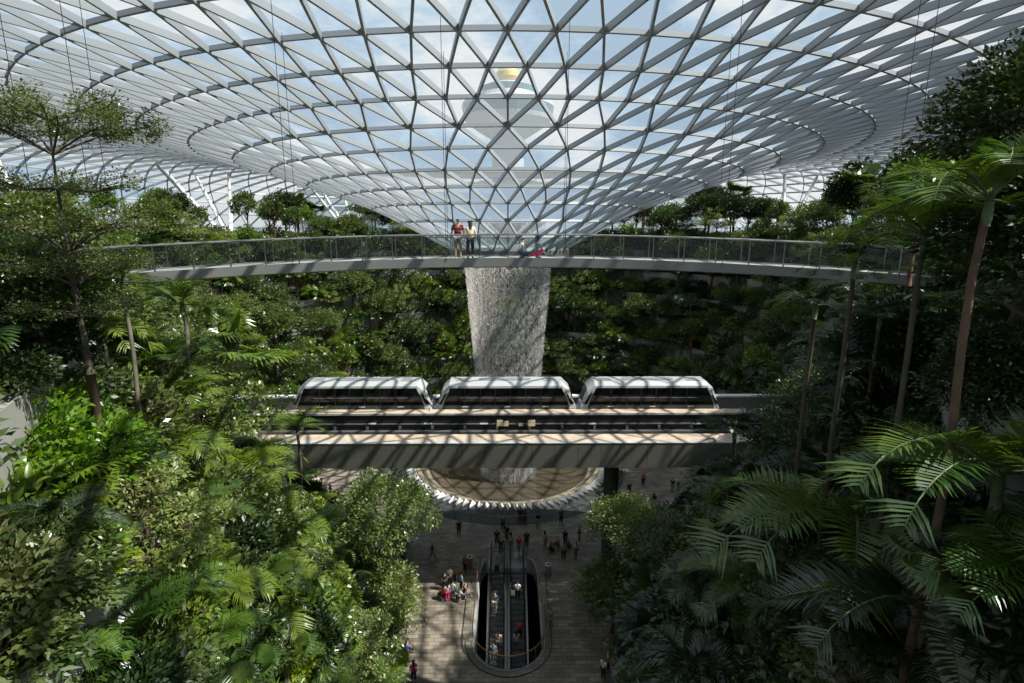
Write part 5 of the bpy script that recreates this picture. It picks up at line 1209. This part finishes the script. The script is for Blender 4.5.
PP = [  # feet x, y in the photo, facing, pose, top, bottom, label, height, options
 (459, 536, .4, 'stand', 'black', 'black', 'person in black standing alone left of the escalators, near the pool barrier', 1.7, {}),
 (432, 560, -1.2, 'walk', 'black', 'grey', 'person with dark top and grey trousers walking left of the escalator opening', 1.7, {}),
 (497, 546, 0, 'stand', 'black', 'navy', 'person in black at the head of the left escalator', 1.7, {}),
 (503, 531, 3, 'stand', 'grey', 'black', 'person in grey close to the pool barrier straight above the escalators', 1.7, {}),
 (507, 541, 2.4, 'stand', 'black', 'brown', 'person in black and brown above the escalator divider', 1.7, {}),
 (511, 549, 0, 'walk', 'cream', 'grey', 'person in a cream top walking off the right escalator', 1.65, {'long_hair': True}),
 (520, 523, 3.1, 'stand', 'navy', 'black', 'person in navy leaning by the pool barrier, left of the pair', 1.7, {}),
 (524.5, 524, 3.1, 'stand', 'maroon', 'black', 'person in maroon by the pool barrier, right of the one in navy', 1.6, {'long_hair': True}),
 (538, 529, 2.8, 'phone', 'black', 'khaki', 'person in black and khaki by the pool barrier, holding something up', 1.7, {}),
 (561, 524, 3.3, 'stand', 'brown', 'black', 'person in brown at the right end of the pool barrier', 1.7, {}),
 (526.5, 548, 0, 'stand', 'black', 'black', 'person in black at the head of the right escalator', 1.75, {}),
 (519, 553, .3, 'walk', 'red', 'grey', 'person in red and grey behind the right escalator landing', 1.65, {}),
 (501, 555, .1, 'stand', 'black', 'denim', 'person in black and denim on the left escalator landing', 1.7, {}),
 (545, 547, -1, 'stand', 'cream', 'khaki', 'person in a cream top at the left of the small crowd right of the escalators', 1.6, {'long_hair': True}),
 (552.5, 552, 1, 'squat', 'black', 'black', 'person in black crouching in the small crowd right of the escalators', 1.7, {}),
 (558, 549, .5, 'sit', 'orange', 'black', 'person in orange sitting in the small crowd right of the escalators', 1.5, {}),
 (565, 546, -.6, 'stand', 'black', 'navy', 'person in black standing at the back of the small crowd right of the escalators', 1.7, {}),
 (570, 548, 1.4, 'squat', 'red', 'black', 'person in red crouching at the right of the small crowd', 1.5, {}),
 (579, 541, -1.8, 'stand', 'grey', 'black', 'person in grey standing right of the small crowd', 1.7, {}),
 (563.5, 560, 0, 'stand', 'khaki', 'black', 'person in khaki in front of the small crowd, right of the litter bin', 1.7, {}),
 (576, 558, .9, 'stand', 'white', 'denim', 'person in white and denim in front of the small crowd, farther right', 1.7, {}),
 (592, 528, 1.9, 'stand', 'orange', 'black', 'person in orange beside the right round tree', 1.65, {}),
 (597, 531, 1.2, 'stand', 'black', 'black', 'person in black beside the one in orange by the right round tree', 1.7, {}),
 (395, 546, .5, 'stand', 'navy', 'black', 'person in navy at the round grey column', 1.7, {}),
 (404, 569, .7, 'stand', 'black', 'grey', 'person in black beside the left pale tree, below the round column', 1.7, {}),
 (550.5, 629, .3, 'phone', 'grey', 'grey', 'person in grey standing alone right of the escalator opening', 1.7, {'shoe': 'white'}),
 (608, 672, 1.2, 'stand', 'yellow', 'navy', 'person in a yellow top at the lower right edge of the plaza', 1.7, {}),
 (603, 679, -.9, 'stand', 'white', 'black', 'person in white at the lower right edge of the plaza, below the one in yellow', 1.6, {}),
 (407, 657, -.5, 'sit', 'blue', 'black', 'person in blue sitting at the lower left edge of the plaza', 1.7, {}),
 (414, 682, .5, 'stand', 'pink', 'black', 'person in pink at the bottom edge of the plaza', 1.6, {'long_hair': True}),
 (443, 600, .8, 'sit', 'red', 'black', 'person in red sitting at the left end of the group by the opening', 1.65, {}),
 (447.5, 601, .5, 'stand', 'cream', 'pink', 'person in a cream top and pink trousers in the group left of the opening', 1.6, {'long_hair': True}),
 (453, 599, -.3, 'stand', 'light_blue', 'denim', 'person in light blue at the front of the group left of the opening', 1.6, {}),
 (459, 602, -.8, 'sit', 'white', 'black', 'person in white sitting at the front of the group left of the opening', 1.7, {}),
 (445, 590, .5, 'stand', 'black', 'black', 'person in black at the left back of the group beside the opening', 1.7, {}),
 (450, 586, .3, 'stand', 'grey', 'black', 'person in grey in the middle of the group beside the opening', 1.7, {}),
 (455, 583, 2.6, 'stand', 'orange', 'navy', 'person in orange at the back of the group beside the opening', 1.6, {}),
 (461, 590, -.9, 'stand', 'light_blue', 'black', 'person in light blue at the right of the group beside the opening', 1.6, {'long_hair': True}),
 (465, 572, -.7, 'stand', 'red', 'black', 'person in bright red at the top of the group beside the litter bin', 1.65, {}),
 (464, 598, -1.2, 'sit', 'black', 'grey', 'person in black sitting against the glass railing of the opening', 1.7, {}),
 (457, 592, 1.6, 'squat', 'green', 'black', 'person in green crouching inside the group beside the opening', 1.6, {}),
 (449, 594, -2, 'squat', 'maroon', 'black', 'person in maroon crouching inside the group beside the opening', 1.6, {}),
 (629, 496, .3, 'stand', 'navy', 'black', 'person in navy on the sunlit plaza just right of the viaduct pier', 1.7, {}),
 (643, 486, .3, 'stand', 'orange', 'black', 'person in orange and black on the sunlit plaza right of the pier', 1.8, {}),
 (655, 499, 1.3, 'squat', 'red', 'black', 'person in red crouching on the sunlit plaza right of the pier', 1.6, {}),
 (672, 492, -.8, 'stand', 'black', 'grey', 'person in black at the far right of the sunlit plaza', 1.7, {}),
 (678, 490, .8, 'stand', 'white', 'denim', 'person in white at the far right of the sunlit plaza', 1.65, {}),
 (318, 490, .3, 'stand', 'white', 'black', 'person in white on the sunlit plaza left, beneath the viaduct', 1.7, {}),
 (322, 492, 1.3, 'stand', 'cream', 'denim', 'person in cream beside the one in white on the left sunlit plaza', 1.65, {'long_hair': True}),
 (326, 499, -.3, 'walk', 'grey', 'khaki', 'person in grey walking on the left sunlit plaza', 1.7, {}),
 (331, 496, 2.3, 'stand', 'blue', 'black', 'person in blue on the left sunlit plaza', 1.7, {}),
]
for x_, y_, fc, ps_, tp, bt, lab, hh, op in PP:
    p = atz(x_, y_, 0.0); d_z = {'sit': -.02, 'squat': 0}.get(ps_, 0)
    person((p.x, p.y, 0.0 if abs(p.x) > 2.4 or p.y > 43.7 or p.y < 30 else .02), fc, ps_, tp, bt, lab, hh, **op)
    if ps_ == 'sit':
        st = MB(); st.lathe([(.17, 0), (.19, .02), (.17, .20), (.19, .38), (0, .38)], 14); o = st.build('stool', MAT['cloth_grey']); o.location = (p.x, p.y, 0); tag(o, 'low grey seat under the ' + lab.replace('person in ', 'sitter in ').split(' sitting')[0] + ', ' + {443: 'left end of the group', 459: 'front of the group', 464: 'against the glass railing', 407: 'lower left of the plaza', 558: 'in the crowd right of the escalators'}[int(x_)], 'stool')
# riders: (escalator x, step number, facing, pose, top, bottom, label)
for ex, st_, dx, fc, ps_, tp, bt, lab, hh, op in (
    (-.93, 1, -.05, 3.1, 'stand', 'khaki', 'black', 'person in khaki on the top steps of the left escalator', 1.7, {}),
    (-.93, 8, -.15, 3.0, 'stand', 'denim', 'cream', 'person in denim and cream partway down the left escalator', 1.7, {}),
    (-.93, 15, .18, 2.9, 'stand', 'cream', 'grey', 'person in cream lower down the left escalator, on the right', 1.65, {'long_hair': True}),
    (-.93, 17, -.2, 3.1, 'stand', 'light_blue', 'grey', 'person in light blue lowest on the left escalator', 1.7, {}),
    (.73, 6, 0, .0, 'stand', 'white', 'black', 'person in a white shirt high on the right escalator, seen from behind', 1.7, {}),
    (.73, 13, .15, 3.0, 'stand', 'red', 'black', 'person in red low on the right escalator', 1.6, {}),
    (.73, 15, -.15, .3, 'stand', 'cream', 'grey', 'person in cream lowest on the right escalator', 1.65, {'long_hair': True})):
    person((ex + dx, 41.2 - (st_ + .5) * .36, -.208 * st_ + .012), fc, ps_, tp, bt, lab, hh, **op)
